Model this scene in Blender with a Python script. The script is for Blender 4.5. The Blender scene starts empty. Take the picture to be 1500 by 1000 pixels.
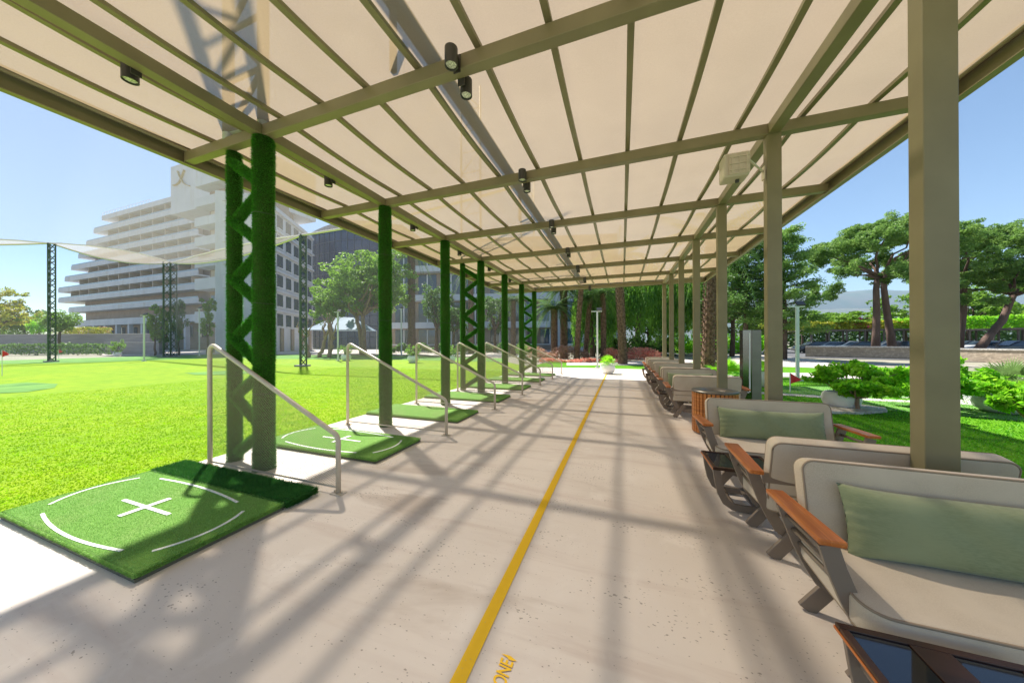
import bpy, bmesh, math, random
import numpy as np
from mathutils import Vector, Matrix
R = math.radians
SC = bpy.context.scene
COL = SC.collection
random.seed(7)
RNG = np.random.default_rng(11)

# ------------------------------------------------------------------ camera, sky, sun, exposure
F, YAW, PIT, ROL, EYE = 454.3, 19.56, 0.092, 0.22, 1.49
cam = bpy.data.cameras.new("camera")
cam.sensor_width = 36.0
cam.lens = 36.0 * F / 1500.0
cam.clip_start, cam.clip_end = 0.05, 20000
camo = bpy.data.objects.new("camera", cam)
COL.objects.link(camo)
CM = Matrix.Rotation(R(YAW), 4, 'Z') @ Matrix.Rotation(R(90 + PIT), 4, 'X') @ Matrix.Rotation(R(-ROL), 4, 'Z')
camo.matrix_world = Matrix.Translation((0, 0, EYE)) @ CM
SC.camera = camo

SUN_EL, SUN_AZ = 54.0, -54.0          # azimuth clockwise from +Y
SUNV = Vector((math.sin(R(SUN_AZ)) * math.cos(R(SUN_EL)), math.cos(R(SUN_AZ)) * math.cos(R(SUN_EL)), math.sin(R(SUN_EL))))
w = bpy.data.worlds.new("World")
SC.world = w
w.use_nodes = True
wn = w.node_tree.nodes
sky = wn.new('ShaderNodeTexSky')
sky.sky_type = 'NISHITA'
sky.sun_disc = False
sky.sun_elevation = R(SUN_EL)
sky.sun_rotation = R(SUN_AZ)
sky.air_density = 1.0
sky.dust_density = 0.05
sky.ozone_density = 3.2
w.node_tree.links.new(sky.outputs[0], wn['Background'].inputs[0])
wn['Background'].inputs[1].default_value = 0.074
sl = bpy.data.lights.new("sun", 'SUN')
sl.energy = 5.0
sl.angle = R(1.4)
sl.color = (1.0, 0.96, 0.9)
so = bpy.data.objects.new("sun", sl)
COL.objects.link(so)
so.rotation_euler = SUNV.to_track_quat('Z', 'Y').to_euler()
so.location = (0, 0, 30)
SC.view_settings.view_transform = 'Standard'
SC.view_settings.look = 'None'
SC.view_settings.gamma = 1
SC.view_settings.exposure = 1.26
SC.cycles.max_bounces = 8
SC.cycles.transparent_max_bounces = 24
SC.cycles.diffuse_bounces = 4
SC.cycles.use_denoising = True
SC.cycles.sample_clamp_indirect = 6


# ------------------------------------------------------------------ measuring helpers (photo pixel -> place in the world)
def ray(px, py):
    d = CM.to_3x3() @ Vector(((px - 750) / F, (500 - py) / F, -1))
    return d


def G(px, py, z=0.0):
    d = ray(px, py)
    t = (z - EYE) / d.z
    return Vector((d.x * t, d.y * t, z))


def D(px, py, dep):
    d = ray(px, py)
    return Vector((d.x * dep, d.y * dep, EYE + d.z * dep))


def PY(px, py, Y):
    d = ray(px, py)
    t = Y / d.y
    return Vector((d.x * t, Y, EYE + d.z * t))


# ------------------------------------------------------------------ mesh helpers
class MB:
    def __init__(s):
        s.v, s.f, s.m = [], [], []

    def add(s, vs, fs, m=0):
        o = len(s.v)
        s.v += [tuple(p) for p in vs]
        s.f += [tuple(i + o for i in f) for f in fs]
        s.m += [m] * len(fs)

    def box(s, c, d, m=0, rz=0):
        x, y, z = d[0] / 2, d[1] / 2, d[2] / 2
        cs, sn = math.cos(rz), math.sin(rz)
        vs = []
        for a, b, e in ((-x, -y, -z), (x, -y, -z), (x, y, -z), (-x, y, -z), (-x, -y, z), (x, -y, z), (x, y, z), (-x, y, z)):
            vs.append((c[0] + a * cs - b * sn, c[1] + a * sn + b * cs, c[2] + e))
        s.add(vs, [(0, 3, 2, 1), (4, 5, 6, 7), (0, 1, 5, 4), (1, 2, 6, 5), (2, 3, 7, 6), (3, 0, 4, 7)], m)

    def span(s, a, b, m=0):
        s.box([(a[i] + b[i]) / 2 for i in range(3)], [abs(b[i] - a[i]) for i in range(3)], m)

    def bar(s, p, q, wd, h, m=0, up=(0, 0, 1)):
        p, q = Vector(p), Vector(q)
        t = (q - p).normalized()
        u = Vector(up)
        sd = t.cross(u)
        if sd.length < 1e-4:
            sd = t.cross(Vector((1, 0, 0)))
        sd.normalize()
        u = sd.cross(t).normalized()
        a, b = sd * wd / 2, u * h / 2
        vs = [p - a - b, p + a - b, p + a + b, p - a + b, q - a - b, q + a - b, q + a + b, q - a + b]
        s.add(vs, [(0, 3, 2, 1), (4, 5, 6, 7), (0, 1, 5, 4), (1, 2, 6, 5), (2, 3, 7, 6), (3, 0, 4, 7)], m)

    def tube(s, pts, r, n=8, m=0, cap=True):
        pts = [Vector(p) for p in pts]
        rs = r if isinstance(r, (list, tuple)) else [r] * len(pts)
        ref = None
        vs = []
        for i, p in enumerate(pts):
            t = (pts[min(i + 1, len(pts) - 1)] - pts[max(i - 1, 0)]).normalized()
            if ref is None:
                ref = Vector((1, 0, 0)) if abs(t.x) < .8 else Vector((0, 1, 0))
            a = (ref - t * ref.dot(t)).normalized()
            ref = a
            b = t.cross(a)
            for k in range(n):
                an = 2 * math.pi * k / n
                vs.append(p + (a * math.cos(an) + b * math.sin(an)) * rs[i])
        fs = []
        for i in range(len(pts) - 1):
            for k in range(n):
                fs.append((i * n + k, i * n + (k + 1) % n, (i + 1) * n + (k + 1) % n, (i + 1) * n + k))
        if cap:
            fs.append(tuple(range(n - 1, -1, -1)))
            fs.append(tuple((len(pts) - 1) * n + k for k in range(n)))
        s.add(vs, fs, m)

    def lathe(s, prof, c=(0, 0, 0), n=24, m=0, sx=1, sy=1):
        vs = []
        for r, z in prof:
            for k in range(n):
                a = 2 * math.pi * k / n
                vs.append((c[0] + r * sx * math.cos(a), c[1] + r * sy * math.sin(a), c[2] + z))
        fs = []
        for i in range(len(prof) - 1):
            for k in range(n):
                fs.append((i * n + k, i * n + (k + 1) % n, (i + 1) * n + (k + 1) % n, (i + 1) * n + k))
        fs.append(tuple(range(n - 1, -1, -1)))
        fs.append(tuple((len(prof) - 1) * n + k for k in range(n)))
        s.add(vs, fs, m)

    def ribbon(s, pts, wd, y0, y1, m=0):
        # strip in the XZ plane along pts (x,z), in-plane width wd, from y0 to y1
        P = [Vector((p[0], p[1])) for p in pts]
        L, Rr = [], []
        for i, p in enumerate(P):
            t = (P[min(i + 1, len(P) - 1)] - P[max(i - 1, 0)]).normalized()
            nrm = Vector((-t.y, t.x)) * wd / 2
            L.append(p + nrm)
            Rr.append(p - nrm)
        vs, fs = [], []
        for i in range(len(P)):
            for q in (L[i], Rr[i]):
                vs += [(q.x, y0, q.y), (q.x, y1, q.y)]
        for i in range(len(P) - 1):
            a, b = i * 4, (i + 1) * 4
            fs += [(a, b, b + 2, a + 2), (a + 1, a + 3, b + 3, b + 1), (a, a + 1, b + 1, b), (a + 2, b + 2, b + 3, a + 3)]
        e = (len(P) - 1) * 4
        fs += [(0, 2, 3, 1), (e, e + 1, e + 3, e + 2)]
        s.add(vs, fs, m)

    def build(s, name, mats, parent=None, world=True, smooth=False, bevel=0, seg=2):
        me = bpy.data.meshes.new(name)
        off = parent.location if (parent is not None and world) else Vector((0, 0, 0))
        me.from_pydata([(p[0] - off.x, p[1] - off.y, p[2] - off.z) for p in s.v], [], s.f)
        if not isinstance(mats, (list, tuple)):
            mats = [mats]
        for mt in mats:
            me.materials.append(mt)
        me.polygons.foreach_set('material_index', s.m)
        bm = bmesh.new()
        bm.from_mesh(me)
        bmesh.ops.recalc_face_normals(bm, faces=bm.faces)
        bm.to_mesh(me)
        bm.free()
        if smooth:
            me.polygons.foreach_set('use_smooth', [True] * len(me.polygons))
        me.update()
        o = bpy.data.objects.new(name, me)
        COL.objects.link(o)
        if parent is not None:
            o.parent = parent
        if bevel:
            b = o.modifiers.new("bevel", 'BEVEL')
            b.width = bevel
            b.segments = seg
            b.limit_method = 'ANGLE'
            b.angle_limit = R(40)
        if smooth == 'auto':
            me.set_sharp_from_angle(angle=R(40))
        return o


def np_mesh(name, V, Q, mat, parent=None, smooth=False):
    """V (n,3) and Q (m,k) arrays -> mesh object"""
    me = bpy.data.meshes.new(name)
    V = np.asarray(V, dtype=np.float32)
    Q = np.asarray(Q, dtype=np.int32)
    k = Q.shape[1]
    if parent is not None:
        V = V - np.array(parent.location, dtype=np.float32)
    me.vertices.add(len(V))
    me.vertices.foreach_set('co', V.ravel())
    me.loops.add(Q.size)
    me.loops.foreach_set('vertex_index', Q.ravel())
    me.polygons.add(len(Q))
    me.polygons.foreach_set('loop_start', np.arange(0, Q.size, k, dtype=np.int32))
    me.polygons.foreach_set('loop_total', np.full(len(Q), k, dtype=np.int32))
    me.update(calc_edges=True)
    me.materials.append(mat)
    if smooth:
        me.polygons.foreach_set('use_smooth', [True] * len(me.polygons))
    o = bpy.data.objects.new(name, me)
    COL.objects.link(o)
    if parent is not None:
        o.parent = parent
    return o


def tag(o, label=None, cat=None, group=None, kind=None):
    if label: o['label'] = label
    if cat: o['category'] = cat
    if group: o['group'] = group
    if kind: o['kind'] = kind
    return o


def thing(name, label, cat, loc=(0, 0, 0), group=None, rz=0):
    o = bpy.data.objects.new(name, None)
    o.empty_display_size = .2
    COL.objects.link(o)
    o.location = loc
    o.rotation_euler = (0, 0, rz)
    return tag(o, label, cat, group)


def dup(root, loc, label, rz=None, group=None, scale=None):
    r = root.copy()
    COL.objects.link(r)
    r.location = loc
    if rz is not None: r.rotation_euler = (0, 0, rz)
    if scale: r.scale = (scale,) * 3
    r['label'] = label
    if group: r['group'] = group
    for ch in list(root.children):
        c = ch.copy()
        COL.objects.link(c)
        c.parent = r
        for g in list(ch.children):
            d = g.copy()
            COL.objects.link(d)
            d.parent = c
    return r


# ------------------------------------------------------------------ materials
def mat(name, col, rough=.6, metal=0, noise=None, bump=None, spec=.5, var=None, coat=0, sheen=0):
    """noise=(scale, colour2, detail) blends a second real colour; bump=(scale,strength,dist)"""
    m = bpy.data.materials.new(name)
    m.use_nodes = True
    nt = m.node_tree
    b = nt.nodes['Principled BSDF']
    b.inputs['Base Color'].default_value = (*col, 1)
    b.inputs['Roughness'].default_value = rough
    b.inputs['Metallic'].default_value = metal
    b.inputs['Specular IOR Level'].default_value = spec
    if coat: b.inputs['Coat Weight'].default_value = coat
    if sheen: b.inputs['Sheen Weight'].default_value = sheen
    tc = nt.nodes.new('ShaderNodeTexCoord')
    last = None
    for nz in ([noise] if noise and not isinstance(noise, list) else (noise or [])):
        n = nt.nodes.new('ShaderNodeTexNoise')
        n.inputs['Scale'].default_value = nz[0] if not isinstance(nz[0], tuple) else 1
        n.inputs['Detail'].default_value = nz[2] if len(nz) > 2 else 4
        if isinstance(nz[0], tuple):
            mp = nt.nodes.new('ShaderNodeMapping')
            mp.inputs['Scale'].default_value = nz[0]
            nt.links.new(tc.outputs['Object'], mp.inputs[0])
            nt.links.new(mp.outputs[0], n.inputs['Vector'])
        else:
            nt.links.new(tc.outputs['Object'], n.inputs['Vector'])
        rp = nt.nodes.new('ShaderNodeValToRGB')
        lo, hi = (nz[3], nz[4]) if len(nz) > 4 else (.35, .65)
        rp.color_ramp.elements[0].position = lo
        rp.color_ramp.elements[1].position = hi
        rp.color_ramp.elements[0].color = (0, 0, 0, 1)
        rp.color_ramp.elements[1].color = (1, 1, 1, 1)
        nt.links.new(n.outputs[0], rp.inputs[0])
        mx = nt.nodes.new('ShaderNodeMix')
        mx.data_type = 'RGBA'
        nt.links.new(rp.outputs[0], mx.inputs[0])
        if last is None:
            mx.inputs[6].default_value = (*col, 1)
        else:
            nt.links.new(last, mx.inputs[6])
        mx.inputs[7].default_value = (*nz[1], 1)
        last = mx.outputs[2]
    if last is not None:
        nt.links.new(last, b.inputs['Base Color'])
    if bump:
        n = nt.nodes.new('ShaderNodeTexNoise')
        n.inputs['Detail'].default_value = 5
        if isinstance(bump[0], tuple):
            mp = nt.nodes.new('ShaderNodeMapping')
            mp.inputs['Scale'].default_value = bump[0]
            nt.links.new(tc.outputs['Object'], mp.inputs[0])
            nt.links.new(mp.outputs[0], n.inputs['Vector'])
            n.inputs['Scale'].default_value = 1
        else:
            n.inputs['Scale'].default_value = bump[0]
            nt.links.new(tc.outputs['Object'], n.inputs['Vector'])
        bp = nt.nodes.new('ShaderNodeBump')
        bp.inputs['Strength'].default_value = bump[1]
        bp.inputs['Distance'].default_value = bump[2]
        nt.links.new(n.outputs[0], bp.inputs['Height'])
        nt.links.new(bp.outputs[0], b.inputs['Normal'])
    return m


def leafmat(name, c1, c2, tr=.35, scale=1.2):
    m = mat(name, c1, .5, noise=[(scale, c2, 3, .4, .6), (scale * 9, tuple(min(1, x * 1.5) for x in c1), 2, .5, .7)], spec=.3)
    nt = m.node_tree
    b = nt.nodes['Principled BSDF']
    t = nt.nodes.new('ShaderNodeBsdfTranslucent')
    src = b.inputs['Base Color'].links[0].from_socket
    hs = nt.nodes.new('ShaderNodeHueSaturation')
    hs.inputs['Value'].default_value = 1.6
    nt.links.new(src, hs.inputs['Color'])
    nt.links.new(hs.outputs[0], t.inputs[0])
    mx = nt.nodes.new('ShaderNodeMixShader')
    mx.inputs[0].default_value = tr
    nt.links.new(b.outputs[0], mx.inputs[1])
    nt.links.new(t.outputs[0], mx.inputs[2])
    nt.links.new(mx.outputs[0], nt.nodes['Material Output'].inputs[0])
    return m


def veil(name, col, a_face, a_graze, transl=.5, tint=(1, 1, 1)):
    """woven net: its threads cover more of the view at a slant"""
    m = bpy.data.materials.new(name)
    m.use_nodes = True
    nt = m.node_tree
    nt.nodes.remove(nt.nodes['Principled BSDF'])
    tr = nt.nodes.new('ShaderNodeBsdfTransparent')
    tr.inputs[0].default_value = (*tint, 1)
    di = nt.nodes.new('ShaderNodeBsdfDiffuse')
    di.inputs[0].default_value = (*col, 1)
    tl = nt.nodes.new('ShaderNodeBsdfTranslucent')
    tl.inputs[0].default_value = (*col, 1)
    a = nt.nodes.new('ShaderNodeMixShader')
    a.inputs[0].default_value = transl
    nt.links.new(di.outputs[0], a.inputs[1])
    nt.links.new(tl.outputs[0], a.inputs[2])
    mx = nt.nodes.new('ShaderNodeMixShader')
    if a_face != a_graze:
        lw = nt.nodes.new('ShaderNodeLayerWeight')
        lw.inputs[0].default_value = .5
        mr = nt.nodes.new('ShaderNodeMapRange')
        mr.inputs['To Min'].default_value = a_face
        mr.inputs['To Max'].default_value = a_graze
        nt.links.new(lw.outputs['Facing'], mr.inputs['Value'])
        nt.links.new(mr.outputs[0], mx.inputs[0])
    else:
        mx.inputs[0].default_value = a_face
    nt.links.new(tr.outputs[0], mx.inputs[1])
    nt.links.new(a.outputs[0], mx.inputs[2])
    nt.links.new(mx.outputs[0], nt.nodes['Material Output'].inputs[0])
    return m


M = {}
M['steel'] = mat('beige_painted_steel', (.235, .205, .11), .45, noise=(3.0, (.20, .172, .09), 6), bump=(60, .05, .002))
M['rail'] = mat('rail_beige_paint', (.60, .52, .40), .4, noise=(20, (.53, .46, .35), 3))
M['chairmetal'] = mat('taupe_powder_coat', (.23, .18, .135), .42, bump=(300, .05, .001))
M['wood'] = mat('teak_wood', (.62, .23, .05), .38, noise=[((3, 3, 40), (.34, .105, .025), 5, .35, .65), ((14, 2, 60), (.53, .20, .055), 4, .5, .75)], bump=((20, 3, 90), .12, .002), spec=.4)
M['wood_arm'] = mat('teak_arm_wood', (.52, .165, .038), .36, noise=[((40, 3, 40), (.46, .125, .022), 5, .35, .65), ((90, 3, 60), (.68, .24, .055), 4, .5, .75)], bump=((90, 4, 90), .1, .001), spec=.4)
M['wood_dark'] = mat('dark_table_wood', (.045, .018, .009), .3, noise=((3, 30, 40), (.028, .011, .006), 5), spec=.5)
M['cushion'] = mat('beige_cushion_fabric', (.57, .48, .36), .9, noise=[(240, (.48, .395, .29), 2, .35, .65), (4, (.60, .51, .39), 3)], bump=(420, .25, .0015), sheen=.2)
M['piping'] = mat('cushion_piping', (.30, .23, .16), .85, bump=(300, .2, .001))
M['pillow'] = mat('green_pillow_fabric', (.25, .285, .15), .92, noise=[((40, 40, 220), (.195, .23, .11), 2, .35, .65), (3, (.27, .305, .165), 3)], bump=((160, 160, 420), .3, .0015), sheen=.2)
M['glass_top'] = mat('dark_glass', (.006, .008, .015), .04, spec=.8)
M['white'] = mat('white_render', (.58, .60, .64), .6, noise=[(.35, (.50, .525, .57), 4), ((.9, .9, .12), (.48, .47, .46), 5, .55, .75)], bump=(8, .05, .01))
M['white2'] = mat('white_paint_marking', (.85, .85, .80), .7, noise=(60, (.65, .68, .6), 4, .45, .8))
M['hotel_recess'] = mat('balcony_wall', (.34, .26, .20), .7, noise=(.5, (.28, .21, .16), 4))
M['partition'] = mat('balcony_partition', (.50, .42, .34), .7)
M['winglass'] = mat('window_glass', (.035, .055, .075), .08, spec=.9)
M['curtain'] = mat('curtain_cloth', (.55, .47, .38), .8)
M['blueglass'] = mat('blue_window_glass', (.02, .08, .14), .06, spec=.9)
M['frame_white'] = mat('white_window_frame', (.72, .74, .76), .4)
M['darktower'] = mat('tower_glass', (.045, .065, .12), .22, spec=.7, noise=((.6, .6, .3), (.035, .05, .095), 3))
M['towerline'] = mat('tower_mullion', (.10, .12, .17), .4)
M['railglass'] = mat('balcony_glass', (.30, .38, .44), .1, spec=.7)
M['gold'] = mat('gold_logo', (.42, .31, .12), .4)
M['yellow'] = mat('yellow_paint', (1.0, .60, .004), .6, noise=[(35, (.98, .58, .004), 4, .4, .7), (90, (.74, .50, .20), 4, .68, .74)])
M['black'] = mat('dark_lamp_housing', (.045, .042, .038), .4)
M['lens'] = mat('lamp_lens', (.85, .88, .70), .12, spec=.8, noise=(120, (.25, .3, .18), 3))
M['bark'] = mat('bark', (.13, .085, .055), .9, noise=((6, 6, 1.5), (.07, .045, .03), 5), bump=((14, 14, 3), .8, .04))
M['barkpale'] = mat('pale_bark', (.34, .22, .15), .85, noise=(3, (.22, .14, .095), 5), bump=(10, .6, .03))
M['palmbark'] = mat('palm_bark', (.21, .125, .075), .9, noise=((9, 9, 7), (.10, .055, .03), 4, .42, .58), bump=((12, 12, 9), 1.0, .06))
M['pinebark'] = mat('pine_bark', (.16, .10, .075), .9, noise=((5, 5, 1.4), (.12, .07, .05), 5), bump=((14, 14, 4), .8, .04))
M['leaf'] = leafmat('leaf_green', (.12, .23, .025), (.19, .31, .04), .45)
M['leafbright'] = leafmat('leaf_bright_green', (.16, .40, .015), (.28, .50, .03), .5)
M['leafdark'] = leafmat('leaf_dark_green', (.065, .14, .028), (.11, .20, .04), .4)
M['leafpine'] = leafmat('pine_needles', (.12, .22, .045), (.20, .31, .07), .45)
M['leafyellow'] = leafmat('leaf_yellow_green', (.26, .32, .03), (.38, .33, .04), .4)
M['leafweep'] = leafmat('leaf_weeping', (.06, .155, .02), (.16, .32, .03), .42, .5)
M['palmleaf'] = leafmat('palm_frond_green', (.06, .13, .03), (.11, .18, .045), .3)
M['palmlight'] = leafmat('fan_palm_green', (.13, .21, .06), (.19, .27, .09), .3)
M['pink'] = leafmat('pink_flowers', (.55, .09, .22), (.45, .06, .20), .3, 3)
M['salmon'] = leafmat('salmon_flowers', (.52, .27, .21), (.24, .20, .07), .2, 5)
M['red'] = leafmat('red_flowers', (.66, .20, .15), (.50, .36, .22), .2, 5)
M['pot'] = mat('white_planter', (.80, .80, .80), .3, spec=.5)
M['polegrey'] = mat('lamp_post_paint', (.60, .62, .58), .4)
M['latticegreen'] = mat('green_lattice_steel', (.07, .11, .06), .55, noise=(6, (.05, .075, .045), 3))
M['stone'] = mat('stone_wall', (.42, .33, .24), .85, noise=[((1.2, 1.2, 5), (.30, .24, .18), 5), (7, (.52, .42, .31), 3, .5, .7)], bump=((2.5, 2.5, 7), .6, .05))
M['greywall'] = mat('grey_retaining_wall', (.32, .30, .30), .8, noise=((.5, .5, 3), (.26, .24, .245), 4))
M['stainless'] = mat('stainless_steel', (.22, .21, .19), .35, metal=.7, noise=((1.5, 1.5, 3), (.17, .16, .145), 4))
M['tyre'] = mat('tyre_rubber', (.02, .02, .02), .8)
M['rope'] = mat('net_rope', (.75, .68, .58), .8)
M['redflag'] = mat('red_flag_cloth', (.70, .03, .03), .8)
M['tent'] = mat('blue_grey_tent', (.26, .36, .47), .7)
M['carport'] = mat('carport_steel', (.16, .13, .11), .6)
M['speakerbox'] = mat('speaker_beige', (.52, .46, .35), .5)


# --- concrete floor
def concrete():
    m = bpy.data.materials.new('cast_stone_floor')
    m.use_nodes = True
    nt = m.node_tree
    N, L = nt.nodes, nt.links
    b = N['Principled BSDF']
    b.inputs['Roughness'].default_value = .62
    b.inputs['Specular IOR Level'].default_value = .35
    tc = N.new('ShaderNodeTexCoord')

    def noise(scale, detail=4, mp=None, rough=.5, dist=0):
        n = N.new('ShaderNodeTexNoise')
        n.inputs['Scale'].default_value = scale
        n.inputs['Detail'].default_value = detail
        n.inputs['Roughness'].default_value = rough
        n.inputs['Distortion'].default_value = dist
        if mp:
            q = N.new('ShaderNodeMapping')
            q.inputs['Scale'].default_value = mp
            q.inputs['Rotation'].default_value = (0, 0, R(4))
            L.new(tc.outputs['Object'], q.inputs[0])
            L.new(q.outputs[0], n.inputs['Vector'])
        else:
            L.new(tc.outputs['Object'], n.inputs['Vector'])
        return n.outputs[0]

    def ramp(s, lo, hi):
        r = N.new('ShaderNodeMapRange')
        r.interpolation_type = 'SMOOTHSTEP'
        r.inputs['From Min'].default_value = lo
        r.inputs['From Max'].default_value = hi
        L.new(s, r.inputs['Value'])
        return r.outputs[0]

    def mix(f, a, c2, k=1.0):
        x = N.new('ShaderNodeMix')
        x.data_type = 'RGBA'
        if k != 1:
            q = N.new('ShaderNodeMath')
            q.operation = 'MULTIPLY'
            q.inputs[1].default_value = k
            L.new(f, q.inputs[0])
            f = q.outputs[0]
        L.new(f, x.inputs[0])
        if isinstance(a, tuple): x.inputs[6].default_value = (*a, 1)
        else: L.new(a, x.inputs[6])
        x.inputs[7].default_value = (*c2, 1)
        return x.outputs[2]

    c = mix(ramp(noise(.55, 5), .35, .65), (.78, .70, .615), (.70, .625, .545))
    c = mix(ramp(noise(1, 6, (.5, 4.5, 1), .6, .4), .5, .72), c, (.60, .50, .43), .65)
    c = mix(ramp(noise(2.2, 6, None, .65, .5), .52, .7), c, (.81, .74, .66), .7)
    c = mix(ramp(noise(1, 6, (.25, 1.3, 1), .6, 1.0), .56, .70), c, (.43, .34, .27), .6)
    # pits, gathered in patches
    vo = N.new('ShaderNodeTexVoronoi')
    vo.inputs['Scale'].default_value = 52
    mp = N.new('ShaderNodeMapping')
    mp.inputs['Scale'].default_value = (.7, 1.25, 1)
    L.new(tc.outputs['Object'], mp.inputs[0])
    nz = N.new('ShaderNodeTexNoise')
    nz.inputs['Scale'].default_value = 60
    L.new(mp.outputs[0], nz.inputs['Vector'])
    ad = N.new('ShaderNodeMixRGB')
    ad.inputs[0].default_value = .02
    L.new(mp.outputs[0], ad.inputs[1])
    L.new(nz.outputs['Color'], ad.inputs[2])
    L.new(ad.outputs[0], vo.inputs['Vector'])
    dist = vo.outputs['Distance']
    patch = ramp(noise(1.6, 4, (1, 2.2, 1)), .46, .66)
    rnd = N.new('ShaderNodeSeparateColor')
    L.new(vo.outputs['Color'], rnd.inputs[0])
    # radius = patch * random^2 * .33
    mu = N.new('ShaderNodeMath'); mu.operation = 'POWER'; mu.inputs[1].default_value = 1.3
    L.new(rnd.outputs[0], mu.inputs[0])
    mu2 = N.new('ShaderNodeMath'); mu2.operation = 'MULTIPLY_ADD'; mu2.inputs[1].default_value = .68; mu2.inputs[2].default_value = .42
    L.new(patch, mu2.inputs[0])
    mu3 = N.new('ShaderNodeMath'); mu3.operation = 'MULTIPLY'
    L.new(mu.outputs[0], mu3.inputs[0]); L.new(mu2.outputs[0], mu3.inputs[1])
    mu4 = N.new('ShaderNodeMath'); mu4.operation = 'MULTIPLY'; mu4.inputs[1].default_value = .36
    L.new(mu3.outputs[0], mu4.inputs[0])
    lt = N.new('ShaderNodeMath'); lt.operation = 'LESS_THAN'
    L.new(dist, lt.inputs[0]); L.new(mu4.outputs[0], lt.inputs[1])
    c = mix(lt.outputs[0], c, (.20, .155, .12), .6)
    L.new(c, b.inputs['Base Color'])
    bp = N.new('ShaderNodeBump')
    bp.inputs['Strength'].default_value = .35
    bp.inputs['Distance'].default_value = .004
    sb = N.new('ShaderNodeMath'); sb.operation = 'SUBTRACT'
    L.new(noise(18, 6), sb.inputs[0]); L.new(lt.outputs[0], sb.inputs[1])
    L.new(sb.outputs[0], bp.inputs['Height'])
    L.new(bp.outputs[0], b.inputs['Normal'])
    return m


M['concrete'] = concrete()
M['lawn'] = mat('lawn_ground', (.20, .35, .006), .85, noise=[(.35, (.26, .37, .008), 6), (2.5, (.16, .30, .006), 5, .45, .7)], bump=(60, .6, .02), spec=.15)
M['lawnr'] = mat('lawn_ground_fresh', (.09, .27, .008), .85, noise=[(.7, (.13, .32, .01), 5), (30, (.06, .19, .006), 3, .45, .62)], bump=(60, .6, .02), spec=.15)
M['blade'] = leafmat('grass_blades', (.22, .39, .008), (.28, .43, .012), .4, .6)
M['blader'] = leafmat('grass_blades_fresh', (.10, .32, .012), (.18, .40, .02), .4, 1.2)
M['green'] = mat('putting_green_turf', (.11, .24, .06), .9, noise=(1.2, (.18, .35, .08), 4), bump=(120, .3, .01), spec=.1)
M['turf'] = mat('mat_turf', (.19, .37, .08), .92, noise=[(2.2, (.235, .37, .105), 5, .45, .62), (9, (.22, .41, .09), 4, .5, .8), (260, (.12, .27, .045), 2, .45, .6)], bump=(330, .9, .006), spec=.15)
M['turfdark'] = mat('mat_turf_long', (.035, .13, .022), .92, noise=(60, (.02, .075, .014), 3), bump=(150, 1.0, .015), spec=.15)
M['turfblade'] = leafmat('mat_turf_pile', (.23, .43, .10), (.30, .50, .13), .2, 14)
M['turfbladedark'] = leafmat('mat_turf_long_pile', (.035, .15, .025), (.06, .20, .035), .2, 14)
M['wrap'] = mat('artificial_grass_wrap', (.035, .12, .014), .95, noise=[(30, (.022, .08, .009), 3), (1.6, (.06, .12, .025), 5, .45, .6)], bump=(140, 1.0, .02), spec=.1)
M['wrapblade'] = leafmat('artificial_grass_pile', (.040, .20, .012), (.065, .27, .018), .25, 3)
M['galv'] = mat('galvanised_steel', (.42, .43, .43), .5)
M['rubber'] = mat('mat_rubber_base', (.10, .105, .07), .8)
M['path'] = mat('pale_path', (.55, .48, .42), .8, noise=(1.5, (.48, .42, .37), 4))
M['ground'] = mat('ground_dry', (.30, .27, .20), .9, noise=[(.03, (.20, .22, .12), 5), (.6, (.34, .30, .24), 4)])
M['asphalt'] = mat('asphalt', (.12, .12, .125), .85, noise=(3, (.09, .09, .095), 4), bump=(60, .3, .01))
M['gravel'] = mat('white_gravel', (.66, .62, .56), .9, noise=(14, (.44, .40, .36), 3, .4, .6), bump=(25, 1, .04))
M['hill'] = mat('hill_scrub', (.06, .09, .055), .95, noise=(.004, (.12, .11, .075), 6))


def fabric():
    m = bpy.data.materials.new('roof_fabric')
    m.use_nodes = True
    nt = m.node_tree
    N, L = nt.nodes, nt.links
    N.remove(N['Principled BSDF'])
    tc = N.new('ShaderNodeTexCoord')
    n = N.new('ShaderNodeTexNoise'); n.inputs['Scale'].default_value = 1.3; n.inputs['Detail'].default_value = 8; n.inputs['Distortion'].default_value = .8
    L.new(tc.outputs['Object'], n.inputs['Vector'])
    n2 = N.new('ShaderNodeTexNoise'); n2.inputs['Scale'].default_value = 90; n2.inputs['Detail'].default_value = 2
    L.new(tc.outputs['Object'], n2.inputs['Vector'])
    a = N.new('ShaderNodeMix'); a.data_type = 'RGBA'
    L.new(n.outputs[0], a.inputs[0])
    a.inputs[6].default_value = (.375, .27, .148, 1); a.inputs[7].default_value = (.455, .335, .195, 1)
    a2 = N.new('ShaderNodeMix'); a2.data_type = 'RGBA'; a2.blend_type = 'MULTIPLY'
    a2.inputs[0].default_value = .16
    L.new(a.outputs[2], a2.inputs[6]); L.new(n2.outputs[0], a2.inputs[7])
    d = N.new('ShaderNodeBsdfDiffuse'); t = N.new('ShaderNodeBsdfTranslucent'); tr = N.new('ShaderNodeBsdfTransparent')
    L.new(a2.outputs[2], d.inputs[0]); L.new(a2.outputs[2], t.inputs[0])
    tr.inputs[0].default_value = (1, .91, .79, 1)
    m1 = N.new('ShaderNodeMixShader'); m1.inputs[0].default_value = FAB_TL
    L.new(d.outputs[0], m1.inputs[1]); L.new(t.outputs[0], m1.inputs[2])
    m2 = N.new('ShaderNodeMixShader'); m2.inputs[0].default_value = FAB_OP
    L.new(tr.outputs[0], m2.inputs[1]); L.new(m1.outputs[0], m2.inputs[2])
    L.new(m2.outputs[0], N['Material Output'].inputs[0])
    return m


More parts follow.
